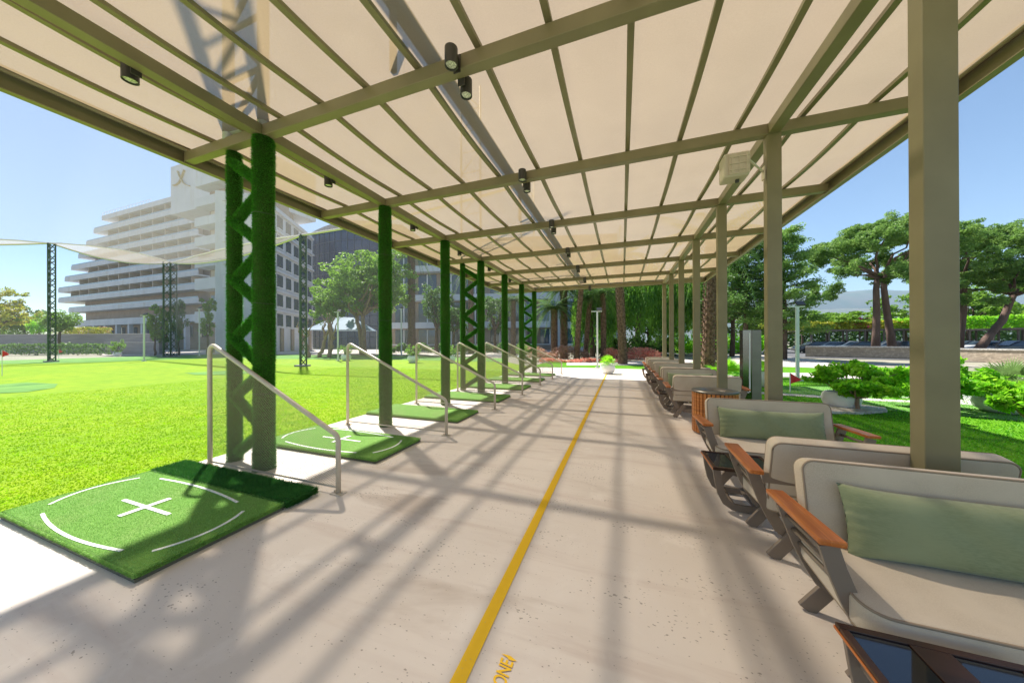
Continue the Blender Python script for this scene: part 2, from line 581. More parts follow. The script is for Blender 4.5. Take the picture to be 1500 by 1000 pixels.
FAB_TL, FAB_OP = .60, .825
M['fabric'] = fabric()
M['net_roof'] = veil('shade_net', (.42, .38, .34), .06, .38, .6)
M['net_hem'] = veil('folded_net_hem', (.50, .43, .36), .45, .62, .6)
M['net_wall'] = veil('ball_net', (.34, .32, .34), .10, .26, .5)


def perf():
    m = bpy.data.materials.new('expanded_metal')
    m.use_nodes = True
    nt = m.node_tree
    N, L = nt.nodes, nt.links
    b = N['Principled BSDF']
    b.inputs['Base Color'].default_value = (.42, .34, .22, 1)
    b.inputs['Roughness'].default_value = .5
    tc = N.new('ShaderNodeTexCoord'); sp = N.new('ShaderNodeSeparateXYZ')
    L.new(tc.outputs['Object'], sp.inputs[0])

    def mth(op, a, b2=None):
        q = N.new('ShaderNodeMath'); q.operation = op
        for i, x in enumerate((a, b2)):
            if x is None: continue
            if isinstance(x, (int, float)): q.inputs[i].default_value = x
            else: L.new(x, q.inputs[i])
        return q.outputs[0]
    sx = mth('SINE', mth('MULTIPLY', sp.outputs[0], 2 * math.pi / .034))
    sz = mth('SINE', mth('MULTIPLY', sp.outputs[2], 2 * math.pi / .017))
    hole = mth('GREATER_THAN', mth('ABSOLUTE', mth('ADD', sx, sz)), .34)
    tr = N.new('ShaderNodeBsdfTransparent')
    mx = N.new('ShaderNodeMixShader')
    L.new(hole, mx.inputs[0]); L.new(b.outputs[0], mx.inputs[1]); L.new(tr.outputs[0], mx.inputs[2])
    L.new(mx.outputs[0], N['Material Output'].inputs[0])
    return m


M['perf'] = perf()

# ------------------------------------------------------------------ measured layout
XL, XR, Y0, HB = -4.0, 1.68, 2.48, 3.91        # column rows, first cross beam, underside of beams
XEL, XER = -5.56, 3.21
YA, YB = -1.52, 14.48                           # ends of the canopy
NB = 7


# ------------------------------------------------------------------ ground, lawns, paths
def sheet(name, pts, z, m, kind='structure', th=0.0):
    mb = MB()
    n = len(pts)
    if th:
        vs = [(p[0], p[1], z) for p in pts] + [(p[0], p[1], z - th) for p in pts]
        mb.add(vs, [tuple(range(n))] + [(i, i + n, (i + 1) % n + n, (i + 1) % n) for i in range(n)])
    else:
        mb.add([(p[0], p[1], z) for p in pts], [tuple(range(n))])
    return tag(mb.build(name, m), kind=kind)


sheet('ground', [(-9000, -9000), (9000, -9000), (9000, 9000), (-9000, 9000)], -.06, M['ground'])
LAWN_L = [(-5.03, -8), (-5.03, 17.6)] + [tuple(G(x, y)[:2]) for x, y in ((742, 530), (600, 527), (450, 526), (330, 524), (240, 527), (120, 531), (0, 533))] + [(-75, 4), (-75, -8)]
sheet('lawn', LAWN_L, -.004, M['lawn'])
sheet('lawn', [(2.65, -8), (60, -8), (60, 12), (24, 17), (12, 24), (2, 24), (-5.2, 24), (-5.2, 18), (2.65, 17.9)], -.004, M['lawnr'])
sheet('walkway', [(-5.03, -8), (2.65, -8), (2.65, 17.9), (-2, 18.0), (-5.03, 17.6)], .0, M['concrete'], th=.055)
# paths and paving far left and right
sheet('path', [tuple(G(x, y)[:2]) for x, y in ((-40, 529), (160, 523), (330, 519), (600, 521), (742, 525), (742, 530), (600, 527), (450, 526), (330, 524), (240, 527), (120, 531), (-40, 534))], .0, M['green'])
sheet('path', [tuple(G(x, y)[:2]) for x, y in ((330, 513), (560, 512), (745, 514), (745, 523), (600, 520), (330, 518))], .004, M['path'])
sheet('plaza', [tuple(G(x, y)[:2]) for x, y in ((150, 514), (330, 512), (900, 511), (900, 515.2), (560, 516), (330, 518), (150, 521))], -.02, M['path'])
sheet('path', [tuple(G(x, y)[:2]) for x, y in ((830, 530), (950, 529), (1000, 526), (1060, 532), (1060, 537), (1000, 533), (950, 534.5), (830, 535))], .006, M['path'])
sheet('road', [tuple(G(x, y)[:2]) for x, y in ((860, 512.5), (1100, 511), (1100, 517), (1000, 521), (860, 516))], .002, M['asphalt'])
sheet('path', [tuple(G(x, y)[:2]) for x, y in ((1060, 518), (1130, 521), (1190, 526), (1225, 533), (1235, 541), (1180, 538), (1100, 536), (1040, 531))], .004, M['path'])
sheet('road', [tuple(G(x, y)[:2]) for x, y in ((1060, 545), (1180, 546), (1330, 549), (1500, 553), (1560, 556), (1560, 566), (1330, 557), (1180, 553), (1060, 551))], .004, M['path'])
sheet('gravel_bed', [tuple(G(x, y)[:2]) for x, y in ((1280, 574), (1400, 577), (1500, 584), (1500, 598), (1420, 594), (1330, 583), (1240, 578))], .004, M['gravel'])
for pts in (((1130, 566), (1220, 566), (1330, 569), (1330, 582), (1240, 581), (1130, 577)), ((1230, 585), (1340, 588), (1500, 598), (1560, 604), (1560, 622), (1440, 612), (1340, 604), (1240, 597)),
            ((0, 563), (40, 560), (85, 562), (80, 568), (40, 574), (0, 576), (-60, 576), (-60, 566)), ((270, 546), (330, 543), (395, 545), (330, 549), (285, 549))):
    o = sheet('putting_green', [tuple(G(x, y)[:2]) for x, y in pts], .006, M['green'])
# gravel strips edging the greens on the right
sheet('gravel_strip', [tuple(G(x, y)[:2]) for x, y in ((1095, 573), (1160, 577), (1240, 582), (1340, 587), (1340, 590), (1240, 585.5), (1160, 580), (1095, 576))], .01, M['gravel'])
mb = MB()
kp = [G(x, y) for x, y in ((1190, 593), (1260, 595), (1297, 600), (1300, 604), (1262, 607), (1190, 605))]
n = len(kp)
mb.add([(p.x, p.y, .0) for p in kp] + [(p.x, p.y, .05) for p in kp], [tuple(range(n, 2 * n))] + [(i, (i + 1) % n, (i + 1) % n + n, i + n) for i in range(n)])
tag(mb.build('paving_kerb', M['gravel']), kind='structure')


# ------------------------------------------------------------------ grass blades
def blades(name, poly_x, poly_y, n, h, m, label, zb=0.0, wd=.006, ymax=None, near=None):
    """grass blades scattered with a density that falls with the distance from the viewer"""
    x0, x1 = poly_x; y0, y1 = poly_y
    # sample more near origin by rejection
    X = RNG.uniform(x0, x1, n * 8); Y = RNG.uniform(y0, y1, n * 8)
    dd = np.hypot(X, Y)
    keep = RNG.uniform(0, 1, n * 8) < np.clip((near / dd) ** 2, 0, 1)
    X, Y = X[keep][:n], Y[keep][:n]
    k = len(X)
    dd = np.hypot(X, Y)
    sc = np.clip(dd / near, 1, 3.0) ** .7
    a = RNG.uniform(0, 2 * math.pi, k); hh = h * RNG.uniform(.5, 1.2, k)
    le = RNG.uniform(0, 2 * math.pi, k); la = hh * RNG.uniform(.1, .9, k)
    ww = wd * sc * RNG.uniform(.6, 1.3, k)
    V = np.zeros((k, 3, 3))
    V[:, 0] = np.stack([X - np.cos(a) * ww, Y - np.sin(a) * ww, np.full(k, zb)], 1)
    V[:, 1] = np.stack([X + np.cos(a) * ww, Y + np.sin(a) * ww, np.full(k, zb)], 1)
    V[:, 2] = np.stack([X + np.cos(le) * la, Y + np.sin(le) * la, zb + hh], 1)
    o = np_mesh(name, V.reshape(-1, 3), np.arange(k * 3).reshape(-1, 3), m)
    return tag(o, label, 'grass', kind='stuff')


blades('grass', (-16, -5.02), (-3, 15), 240000, .018, M['blade'], 'short lime green grass on the practice lawn left of the mats', -.006, near=3.2)
blades('grass', (2.7, 14), (-2, 15), 140000, .035, M['blader'], 'short fresh green grass right of the chairs', -.006, near=3.2)


# ------------------------------------------------------------------ pile (short bristles on artificial turf)
def pile(P, Nrm, ln, wd, droop=.4):
    k = len(P)
    t = np.cross(Nrm, RNG.normal(size=(k, 3)))
    t /= np.linalg.norm(t, axis=1)[:, None] + 1e-9
    tip = P + Nrm * (ln * RNG.uniform(.6, 1.2, k))[:, None] + RNG.normal(size=(k, 3)) * ln * droop
    V = np.stack([P - t * wd, P + t * wd, tip], 1)
    return V.reshape(-1, 3)


# ------------------------------------------------------------------ the pavilion
pav = thing('shade_pavilion', 'long beige steel pavilion with a translucent fabric roof over the walkway', 'pavilion', (0, Y0, 0))
BW, BH = .10, .13
ys = [Y0 + 2 * k for k in range(-2, NB)]
for y in ys:
    mb = MB()
    mb.span((XEL + .06, y - BW / 2, HB), (XER - .06, y + BW / 2, HB + BH))
    mb.build('cross_beam', M['steel'], pav, bevel=.006)
for x in (XL, XR):
    for i in range(len(ys) - 1):
        mb = MB()
        mb.span((x - .06, ys[i] + BW / 2 + .002, HB + .004), (x + .06, ys[i + 1] - BW / 2 - .002, HB + BH - .004))
        mb.build('long_beam', M['steel'], pav, bevel=.006)
# edge channels
for x, sgn in ((XEL, 1), (XER, -1)):
    mb = MB()
    a, b = YA - .06, YB + .06
    mb.span((x - .006, a, HB - .02), (x + .006, b, HB + .20))
    mb.span((x + sgn * .006, a, HB - .02), (x + sgn * .075, b, HB - .008))
    mb.span((x + sgn * .006, a, HB + .188), (x + sgn * .09, b, HB + .2))
    mb.build('edge_channel', M['steel'], pav)
    mb = MB()
    mb.tube([(x + sgn * .085, a, HB + .155), (x + sgn * .085, b, HB + .155)], .022, 10)
    mb.build('edge_pipe', M['steel'], pav, smooth=True)
for y in (YA - .06, YB + .06):
    mb = MB()
    mb.span((XEL + .008, y - .006, HB - .02), (XER - .008, y + .006, HB + .20))
    mb.build('end_channel', M['steel'], pav)
# battens along the length: straight at the beams, sagging a little between them
ZR = HB + BH + .02
nr = 14
st = (XER - XEL) / nr


def sag(y):
    t = ((y - ys[0]) / 2) % 1.0
    return .035 * math.sin(math.pi * t)


for k in range(1, nr):
    x = XEL + st * k
    mb = MB()
    pts = []
    y = YA
    vs, fs = [], []
    i = 0
    nseg = 64
    for i in range(nseg + 1):
        y = YA + (YB - YA) * i / nseg
        z = ZR + .02 - sag(y)
        for dx, dz in ((-.028, -.022), (.028, -.022), (.028, .016), (-.028, .016)):
            vs.append((x + dx, y, z + dz))
    for i in range(nseg):
        for j in range(4):
            fs.append((i * 4 + j, i * 4 + (j + 1) % 4, (i + 1) * 4 + (j + 1) % 4, (i + 1) * 4 + j))
    fs += [(3, 2, 1, 0), tuple(nseg * 4 + j for j in range(4))]
    mb.add(vs, fs)
    mb.build('roof_batten', M['steel'], pav)
# fabric, hung between the battens
mb = MB()
nx, ny = nr * 4, 96
for i in range(nx + 1):
    x = XEL + .07 + (XER - XEL - .14) * i / nx
    u = ((x - XEL) / st) % 1.0
    for j in range(ny + 1):
        y = YA + (YB - YA) * j / ny
        z = ZR + .04 - sag(y) * .8 + .012 * math.sin(math.pi * u) + .006 * math.sin(x * 3.1 + y * 1.7)
        mb.v.append((x, y, z))
for i in range(nx):
    for j in range(ny):
        a = i * (ny + 1) + j
        mb.f.append((a, a + ny + 1, a + ny + 2, a + 1)); mb.m.append(0)
mb.build('fabric_roof', M['fabric'], pav, smooth=True)
# steel tube lying above the fabric: it is what throws the long shadow next to the middle batten
mb = MB()
mb.bar((XEL + st * 6.5 - .62, YA, HB + .95), (XEL + st * 6.5 - .62, YB, HB + .95), .13, .13)
for y in ys[::2]:
    mb.bar((XEL + st * 6.5 - .62, y, HB + .24), (XEL + st * 6.5 - .62, y, HB + .885), .05, .05)
mb.build('ridge_tube', M['steel'], pav)
# posts on the chair side
for k in range(-1, NB):
    mb = MB()
    y = Y0 + 2 * k
    mb.span((XR - .072, y - .05, 0.012), (XR + .072, y + .05, HB - .002))
    mb.span((XR - .14, y - .13, 0.002), (XR + .14, y + .13, .012))
    mb.build('square_post', M['steel'], pav, bevel=.008)


# grass wrapped columns
def wrapped(r, h, n):
    """cylinder with pile; returns (V,Q) triangles+quads as two arrays"""
    th = RNG.uniform(0, 2 * math.pi, n); z = RNG.uniform(0, h, n)
    # uneven wrap: slight bulges
    rr = r * (1 + .03 * np.sin(z * 3.1 + th * 2) + .02 * np.sin(z * 9 + 1))
    P = np.stack([rr * np.cos(th), rr * np.sin(th), z], 1)
    Nn = np.stack([np.cos(th), np.sin(th), np.full(n, -.25)], 1)
    return pile(P, Nn, .017, .0026, .35)


def make_column_mesh(r, h, n, name):
    mb = MB()
    mb.lathe([(r, 0), (r * 1.0, h * .25), (r * 1.01, h * .5), (r, h * .75), (r * .98, h)], n=28)
    o = mb.build(name, M['wrap'], None, smooth=True)
    V = wrapped(r, h, n)
    p = np_mesh(name, V, np.arange(len(V)).reshape(-1, 3), M['wrapblade'])
    # join the two meshes into one: one part
    me = o.data
    bm = bmesh.new(); bm.from_mesh(me)
    for f in bm.faces: f.material_index = 0
    n0 = len(bm.faces)
    bm.from_mesh(p.data)
    bm.faces.ensure_lookup_table()
    for f in bm.faces[n0:]: f.material_index = 1
    bm.to_mesh(me); bm.free()
    me.materials.append(M['wrapblade'])
    bpy.data.objects.remove(p)
    return o


main_col = make_column_mesh(.100, HB - .004, 52000, 'grass_wrapped_column')
main_col.parent = pav
slim_col = make_column_mesh(.072, HB - .004, 30000, 'slim_grass_wrapped_column')
slim_col.parent = pav
brace_len = .62
first = True
SX = -.65


def make_brace():
    p, q = Vector((0, 0, 0)), Vector((.58, 0, .30))
    L_ = (q - p).length
    mb = MB()
    mb.tube([p, (p + q) / 2, q], .048, 14)
    o = mb.build('grass_wrapped_brace', M['wrap'], pav, world=False, smooth=True)
    nn = 5200
    t = RNG.uniform(0, 1, nn); th = RNG.uniform(0, 2 * math.pi, nn)
    d = np.array((q - p).normalized()); a = np.array([0, 1.0, 0]); b = np.cross(d, a)
    Nn = np.cos(th)[:, None] * a + np.sin(th)[:, None] * b
    P = t[:, None] * np.array(q - p) + Nn * .048
    V = pile(P, Nn, .016, .0026, .35)
    bm = bmesh.new(); bm.from_mesh(o.data); n0 = len(bm.faces)
    me2 = bpy.data.meshes.new('tmp'); me2.from_pydata([tuple(v) for v in V], [], [(3 * i, 3 * i + 1, 3 * i + 2) for i in range(nn)])
    bm.from_mesh(me2); bm.faces.ensure_lookup_table()
    for f in bm.faces[n0:]: f.material_index = 1
    bm.to_mesh(o.data); bm.free()
    o.data.materials.append(M['wrapblade'])
    return o


brace = make_brace()
fb = True
for k in range(NB):
    y = Y0 + 2 * k
    c = main_col if k == 0 else main_col.copy()
    if k: COL.objects.link(c); c.parent = pav
    c.location = (XL, y - Y0, 0.002)
    c.rotation_euler = (0, 0, k * 1.3)
    if k % 3 == 0:
        c = slim_col if k == 0 else slim_col.copy()
        if k: COL.objects.link(c); c.parent = pav
        c.location = (XL + SX, y - Y0 + .06, 0.002)
        nz_ = 10
        hz = (HB - .25) / nz_
        for j in range(nz_):
            if fb: bo = brace; fb = False
            else:
                bo = brace.copy(); COL.objects.link(bo); bo.parent = pav
            z0 = .12 + j * hz
            bo.location = (XL + SX + .08, y - Y0 + .05, z0)
            sc = hz / .30
            if j % 2:
                bo.location = (XL - .08, y - Y0 + .03, z0)
                bo.rotation_euler = (0, 0, math.pi)
            bo.scale = (1, 1, sc)
for k in range(NB):
    mb = MB()
    for z in (.9 + .05 * (k % 3), 1.95 - .07 * (k % 2), 3.0 + .04 * (k % 3)):
        mb.tube([(XL + .108 * math.cos(a), Y0 + 2 * k + .108 * math.sin(a), z + .004 * math.sin(3 * a)) for a in [2 * math.pi * i / 24 for i in range(25)]], .004, 5, cap=False)
    mb.build('binding_wire', M['latticegreen'], pav)
# masts: the lattice columns go on above the roof and carry the net
for k in (0, 3, 6):
    y = Y0 + 2 * k
    mb = MB()
    zt = 9.2
    zb_ = HB + .215
    for x in (XL, XL + SX):
        mb.tube([(x, y, zb_ - .1), (x, y, zt)], .06 if k == 0 else .03, 10)
    n_ = 8
    hh = (zt - zb_) / n_
    for j in range(n_):
        z0 = zb_ + j * hh
        a, b = (XL + SX, XL) if j % 2 == 0 else (XL, XL + SX)
        mb.tube([(a, y, z0), (b, y, z0 + hh)], .03 if k == 0 else .014, 8)
        mb.tube([(XL + SX, y, z0), (XL, y, z0)], .028 if k == 0 else .014, 8)
    mb.build('lattice_mast', M['galv'], pav, smooth=True)


# ------------------------------------------------------------------ spotlights
def make_spot(label, grp):
    t = thing('spotlight', label, 'spotlight', (0, 0, 0), grp)
    mb = MB()
    mb.lathe([(.046, -.128), (.05, -.15), (.056, -.15), (.056, 0), (.05, .004)], n=24)
    mb.build('lamp_housing', M['black'], t, world=False, smooth='auto')
    mb = MB()
    mb.lathe([(.045, -.136), (.03, -.132), (.01, -.130)], n=24)
    mb.build('lens', M['lens'], t, world=False)
    mb = MB()
    mb.box((0, .078, -.05), (.035, .045, .10)); mb.box((0, .10, -.05), (.07, .008, .16))
    mb.build('bracket', M['black'], t, world=False, bevel=.002)
    return t


ordn = ['first', 'second', 'third', 'fourth', 'fifth', 'sixth', 'seventh']
s0 = make_spot('dark cylinder spotlight on the near face of the first cross beam overhead', 'spotlights on the cross beams')
XM = XEL + st * 6.5 + .12
for k in range(NB):
    y = Y0 + 2 * k
    zt = HB + .09
    lab = 'dark cylinder spotlight on the near face of the %s cross beam' % ordn[k]
    if k == 0:
        s0.location = (XM, y - .155, zt); s0['label'] = lab
    else:
        dup(s0, (XM, y - .155, zt), lab)
    dup(s0, (XM - .02, y + .155, zt - .02), 'dark cylinder spotlight on the far face of the %s cross beam' % ordn[k], rz=math.pi)
for k in range(NB - 1):
    dup(s0, (XL - .165, Y0 - 1.0 + 2 * k, HB + .09), 'dark spotlight on the left long beam, %s along the row' % ordn[k], rz=-math.pi / 2, group='spotlights on the left long beam')

# speaker box on an arm
sp = D(1075, 247, 3.45)
t = thing('speaker', 'beige square speaker box with a grid front hung from the second chair side post', 'speaker', tuple(sp))
mb = MB(); mb.box((0, 0, 0), (.24, .20, .26)); mb.build('speaker_cabinet', M['speakerbox'], t, world=False, bevel=.02, seg=3)
mb = MB()
mb.box((.02, -.108, 0), (.19, .012, .22))
for i in (-1, 0, 1): mb.box((.02 + i * .066, -.118, 0), (.012, .012, .2))
for i in (-1, 0, 1): mb.box((.02, -.118, i * .07), (.18, .014, .012))
mb.build('grille', M['rail'], t, world=False)
mb = MB(); mb.tube([(.03, 0, -.13), (.03, 0, -.16)], .02, 10); mb.build('knob', M['black'], t, world=False)
mb = MB()
pw = Vector((XR - .10, Y0 + 2 - .03, sp.z + .06)) - sp
mb.tube([(.1, 0, .12), (pw.x, pw.y, pw.z + .02)], .012, 8)
mb.box((pw.x, pw.y, pw.z), (.012, .07, .15))
mb.build('wall_bracket', M['rail'], t, world=False)


# ------------------------------------------------------------------ safety rails between the bays
def arc(c, r, a0, a1, n, plane='xz'):
    return [(c[0] + r * math.cos(a0 + (a1 - a0) * i / n), c[1] + r * math.sin(a0 + (a1 - a0) * i / n)) for i in range(n + 1)]


def make_rail():
    t = thing('safety_rail', '', 'railing', (0, 0, 0), 'safety rails between the hitting bays')
    xo, xi, zo, zi = -.0, 2.06, 1.47, .58
    pts = [(xo, 0, .01), (xo, 0, zo - .10)]
    # outer bend
    for a in range(0, 5):
        an = math.pi - math.radians(112) * a / 4
        pts.append((xo + .07 + .07 * math.cos(an), 0, zo - .08 + .07 * math.sin(an)))
    for a in range(0, 5):
        an = math.radians(68) - math.radians(68) * a / 4
        pts.append((xi - .09 + .09 * math.cos(an), 0, zi - .02 - .05 + .09 * math.sin(an)))
    pts.append((xi, 0, .01))
    mb = MB(); mb.tube(pts, .024, 12); mb.build('tube_frame', M['rail'], t, world=False, smooth=True)
    # bottom flat bar
    mb = MB(); mb.bar((xo + .02, 0, .06), (xi - .02, 0, .06), .006, .02); mb.build('bottom_bar', M['rail'], t, world=False)
    mb = MB()
    V = [(xo + .02, 0, .07), (xi - .02, 0, .07), (xi - .02, 0, zi - .06), (xi - .08, 0, zi - .01), (xo + .12, 0, zo - .045), (xo + .02, 0, zo - .12)]
    mb.add(V, [tuple(range(6))]); mb.build('mesh_panel', M['perf'], t, world=False)
    for x in (xo, xi):
        mb = MB(); mb.box((x, 0, .006), (.13, .09, .012))
        for dx in (-.048, .048): mb.tube([(x + dx, 0, .012), (x + dx, 0, .028)], .009, 6)
        mb.build('base_plate', M['rail'], t, world=False)
    return t


rail = make_rail()
for k in range(NB):
    lab = ('sloping beige mesh safety rail, %s from the camera' % ordn[k])
    if k == 0: rail.location = (-4.71, Y0 - .165, 0); rail['label'] = 'sloping beige mesh safety rail nearest the camera, beside the large mat'
    else: dup(rail, (-4.71, Y0 - .165 + 2 * k, 0), lab)


# ------------------------------------------------------------------ hitting mats
def rrect(w_, h_, r, n=5):
    o = []
    for cx, cy, a0 in ((w_ - r, h_ - r, 0), (r, h_ - r, 90), (r, r, 180), (w_ - r, r, 270)):
        for i in range(n + 1):
            a = R(a0 + 90 * i / n)
            o.append((cx + r * math.cos(a), cy + r * math.sin(a)))
    return o


def make_mat(marks, fringe, npile, label, loc, grp='golf hitting mats'):
    t = thing('hitting_mat', label, 'golf mat', loc, grp)
    W_, H_, TH = 2.14, .90, .062
    mb = MB(); mb.span((.0, .0, .002), (W_, H_, .022)); mb.build('rubber_base', M['rubber'], t, world=False)

    def slab(w0, h0, y_off, rr, z0, z1, m1, m2, nm, n, ln):
        pr = rrect(w0, h0, rr)
        k = len(pr); vs = []
        for (ins, z) in ((.004, z0), (.0, z0 + .01), (.0, z1 - .015), (.008, z1 - .004), (.02, z1)):
            for x, y in pr:
                cx, cy = w0 / 2, h0 / 2
                vs.append((cx + (x - cx) * (1 - ins * 2 / w0), y_off + cy + (y - cy) * (1 - ins * 2 / h0), z))
        fs = []
        for j in range(4):
            for i in range(k): fs.append((j * k + i, j * k + (i + 1) % k, (j + 1) * k + (i + 1) % k, (j + 1) * k + i))
        fs.append(tuple(range(k - 1, -1, -1))); fs.append(tuple(4 * k + i for i in range(k)))
        q = MB(); q.add(vs, fs)
        o = q.build(nm, [m1, m2], t, world=False, smooth='auto')
        if n:
            na = int(n * .72)
            P = np.stack([RNG.uniform(0.01, w0 - .01, na), y_off + RNG.uniform(.01, h0 - .01, na), np.full(na, z1 - .003)], 1)
            Nn = np.tile(np.array([0, 0, 1.0]), (na, 1))
            nb = n - na
            # sides: near and right edges
            s_ = RNG.uniform(0, 1, nb); side = RNG.integers(0, 4, nb)
            px = np.where(side == 0, s_ * w0, np.where(side == 1, w0, np.where(side == 2, 0, s_ * w0)))
            py_ = np.where(side == 0, 0, np.where(side == 3, h0, s_ * h0))
            pz = RNG.uniform(z0 + .01, z1, nb)
            P2 = np.stack([px, y_off + py_, pz], 1)
            N2 = np.stack([np.where(side == 1, 1, np.where(side == 2, -1, 0)), np.where(side == 0, -1, np.where(side == 3, 1, 0)), np.full(nb, .3)], 1).astype(float)
            V = pile(np.concatenate([P, P2]), np.concatenate([Nn, N2]), ln, .0022, .45)
            me2 = bpy.data.meshes.new('tmp'); me2.from_pydata([tuple(v) for v in V], [], [(3 * i, 3 * i + 1, 3 * i + 2) for i in range(n)])
            bm = bmesh.new(); bm.from_mesh(o.data); n0 = len(bm.faces); bm.from_mesh(me2); bm.faces.ensure_lookup_table()
            for f in bm.faces[n0:]: f.material_index = 1
            bm.to_mesh(o.data); bm.free()
        return o
    slab(W_, H_, 0, .03, .02, TH, M['turf'], M['turfblade'], 'turf_surface', npile, .008)
    if fringe:
        slab(W_ + .02, .30, H_ + .004, .09, .004, TH + .004, M['turfdark'], M['turfbladedark'], 'long_pile_strip', npile // 2, .022)
    if marks:
        z = TH + .0045
        cx, cy = W_ / 2, H_ / 2

        def strip(pts, wd, nm):
            mb = MB(); vs, fs = [], []
            P = [Vector(p) for p in pts]
            for i, p in enumerate(P):
                tt = (P[min(i + 1, len(P) - 1)] - P[max(i - 1, 0)]).normalized(); nn = Vector((-tt.y, tt.x)) * wd / 2
                vs += [(p.x + nn.x, p.y + nn.y, z), (p.x - nn.x, p.y - nn.y, z), (p.x + nn.x, p.y + nn.y, z - .004), (p.x - nn.x, p.y - nn.y, z - .004)]
            for i in range(len(P) - 1):
                a, b = 4 * i, 4 * i + 4
                fs += [(a, a + 1, b + 1, b), (a + 2, a, b, b + 2), (a + 1, a + 3, b + 3, b + 1)]
            mb.add(vs, fs); return mb.build(nm, M['white2'], t, world=False)
        mb = MB()
        mb.box((cx, cy, z - .001), (.73, .030, .004)); mb.box((cx + .01, cy, z + .0005), (.052, .31, .004))
        mb.build('cross_mark', M['white2'], t, world=False)

        def quad(a, b, c, n=16):
            return [tuple((1 - u) ** 2 * a[i] + 2 * u * (1 - u) * b[i] + u * u * c[i] for i in (0, 1)) for u in [q / n for q in range(n + 1)]]
        strip(quad((.40, .105), (1.08, -.025), (1.75, .085)), .021, 'curved_mark')
        strip(quad((.40, .81), (1.08, .875), (1.75, .765)), .021, 'curved_mark')
        strip(quad((1.95, .15), (2.13, .42), (1.96, .69)), .023, 'curved_mark')
        strip(quad((.20, .19), (-.06, .46), (.17, .75)), .023, 'curved_mark')
    return t


make_mat(True, True, 90000, 'large green hitting mat with white markings and a dark fringe strip, nearest the camera', (-5.0, 1.03, 0))
make_mat(True, False, 30000, 'green hitting mat with white markings just beyond the first rail', (-5.0, 3.03, 0))
m3 = make_mat(False, False, 0, 'plain green hitting mat, third from the camera', (-5.0, 5.03, 0))
for k in range(3, NB):
    dup(m3, (-5.0, 1.03 + 2 * k, 0), 'plain green hitting mat, %s from the camera' % ordn[k])

# ------------------------------------------------------------------ yellow line and writing on the floor
mb = MB(); mb.add([(-.718, -8, .004), (-.650, -8, .004), (-.650, 15.4, .004), (-.718, 15.4, .004)], [(0, 1, 2, 3)])
tag(mb.build('painted_line', M['yellow']), 'long yellow line painted down the middle of the walkway', 'floor marking')


def flat_text(txt, size, m, name, shear=.25):
    cu = bpy.data.curves.new('t', 'FONT'); cu.body = txt; cu.size = size; cu.shear = shear; cu.extrude = 0
    cu.space_character = .95; cu.offset = .0015
    o = bpy.data.objects.new('t', cu); COL.objects.link(o)
    me = bpy.data.meshes.new_from_object(o.evaluated_get(bpy.context.evaluated_depsgraph_get()))
    bpy.data.objects.remove(o)
    me.materials.clear(); me.materials.append(m)
    r = bpy.data.objects.new(name, me); COL.objects.link(r)
    return r


tx = thing('painted_writing', 'yellow painted word ZONE with a small spark symbol beside the line', 'floor marking', (-.482, 1.205, .004))
wd = flat_text('ZONE', .088, M['yellow'], 'letters', .12)
wd.parent = tx; wd.rotation_euler = (0, 0, R(90)); wd.scale = (.66, 1, 1)
mb = MB()
sp_ = [G(x, y, .004) for x, y in ((734, 956), (743, 958.5), (748, 960), (752, 963.5), (757, 967.5), (750, 967), (745, 965), (743, 962))]
mb.add([(p.x, p.y, .004) for p in sp_], [tuple(range(len(sp_)))])
mb.build('symbol', M['yellow'], tx)


# ------------------------------------------------------------------ chairs
def cushion(w_, h_, th, rc, re, puff, loops=5, n=6):
    """upright cushion in XZ centred at origin, thickness along Y"""
    def loop(ins, y):
        pr = rrect(w_ - 2 * ins, h_ - 2 * ins, max(.01, rc - ins * .8), n)
        return [(x - (w_ - 2 * ins) / 2, y, z - (h_ - 2 * ins) / 2) for x, z in pr]
    seq = []
    for i in range(loops):           # front centre to edge
        ins = (min(w_, h_) / 2 - .02) * (1 - i / loops) + re * (i / loops)
        q = 1 - (ins - re) / (min(w_, h_) / 2)
        seq.append((ins, -th / 2 - puff * (1 - q ** 3)))
    for i in range(5):
        a = math.pi / 2 * i / 4
        seq.append((re * (1 - math.sin(a)), -th / 2 + re * (1 - math.cos(a))))
    full = seq + [(ins, -y) for ins, y in reversed(seq)]
    vs = []; fs = []
    for ins, y in full: vs += loop(ins, y)
    k = len(vs) // len(full)
    for j in range(len(full) - 1):
        for i in range(k): fs.append((j * k + i, j * k + (i + 1) % k, (j + 1) * k + (i + 1) % k, (j + 1) * k + i))
    fs.append(tuple(range(k))); fs.append(tuple((len(full) - 1) * k + i for i in range(k)))
    pipe = [[Vector(p) for p in loop(re * .35, s * (th / 2 - re * .25))] for s in (-1, 1)]
    return vs, fs, pipe


def xf(vs, rx=0, t=(0, 0, 0)):
    c, s = math.cos(rx), math.sin(rx)
    return [(v[0] + t[0], v[1] * c - v[2] * s + t[1], v[1] * s + v[2] * c + t[2]) for v in vs]


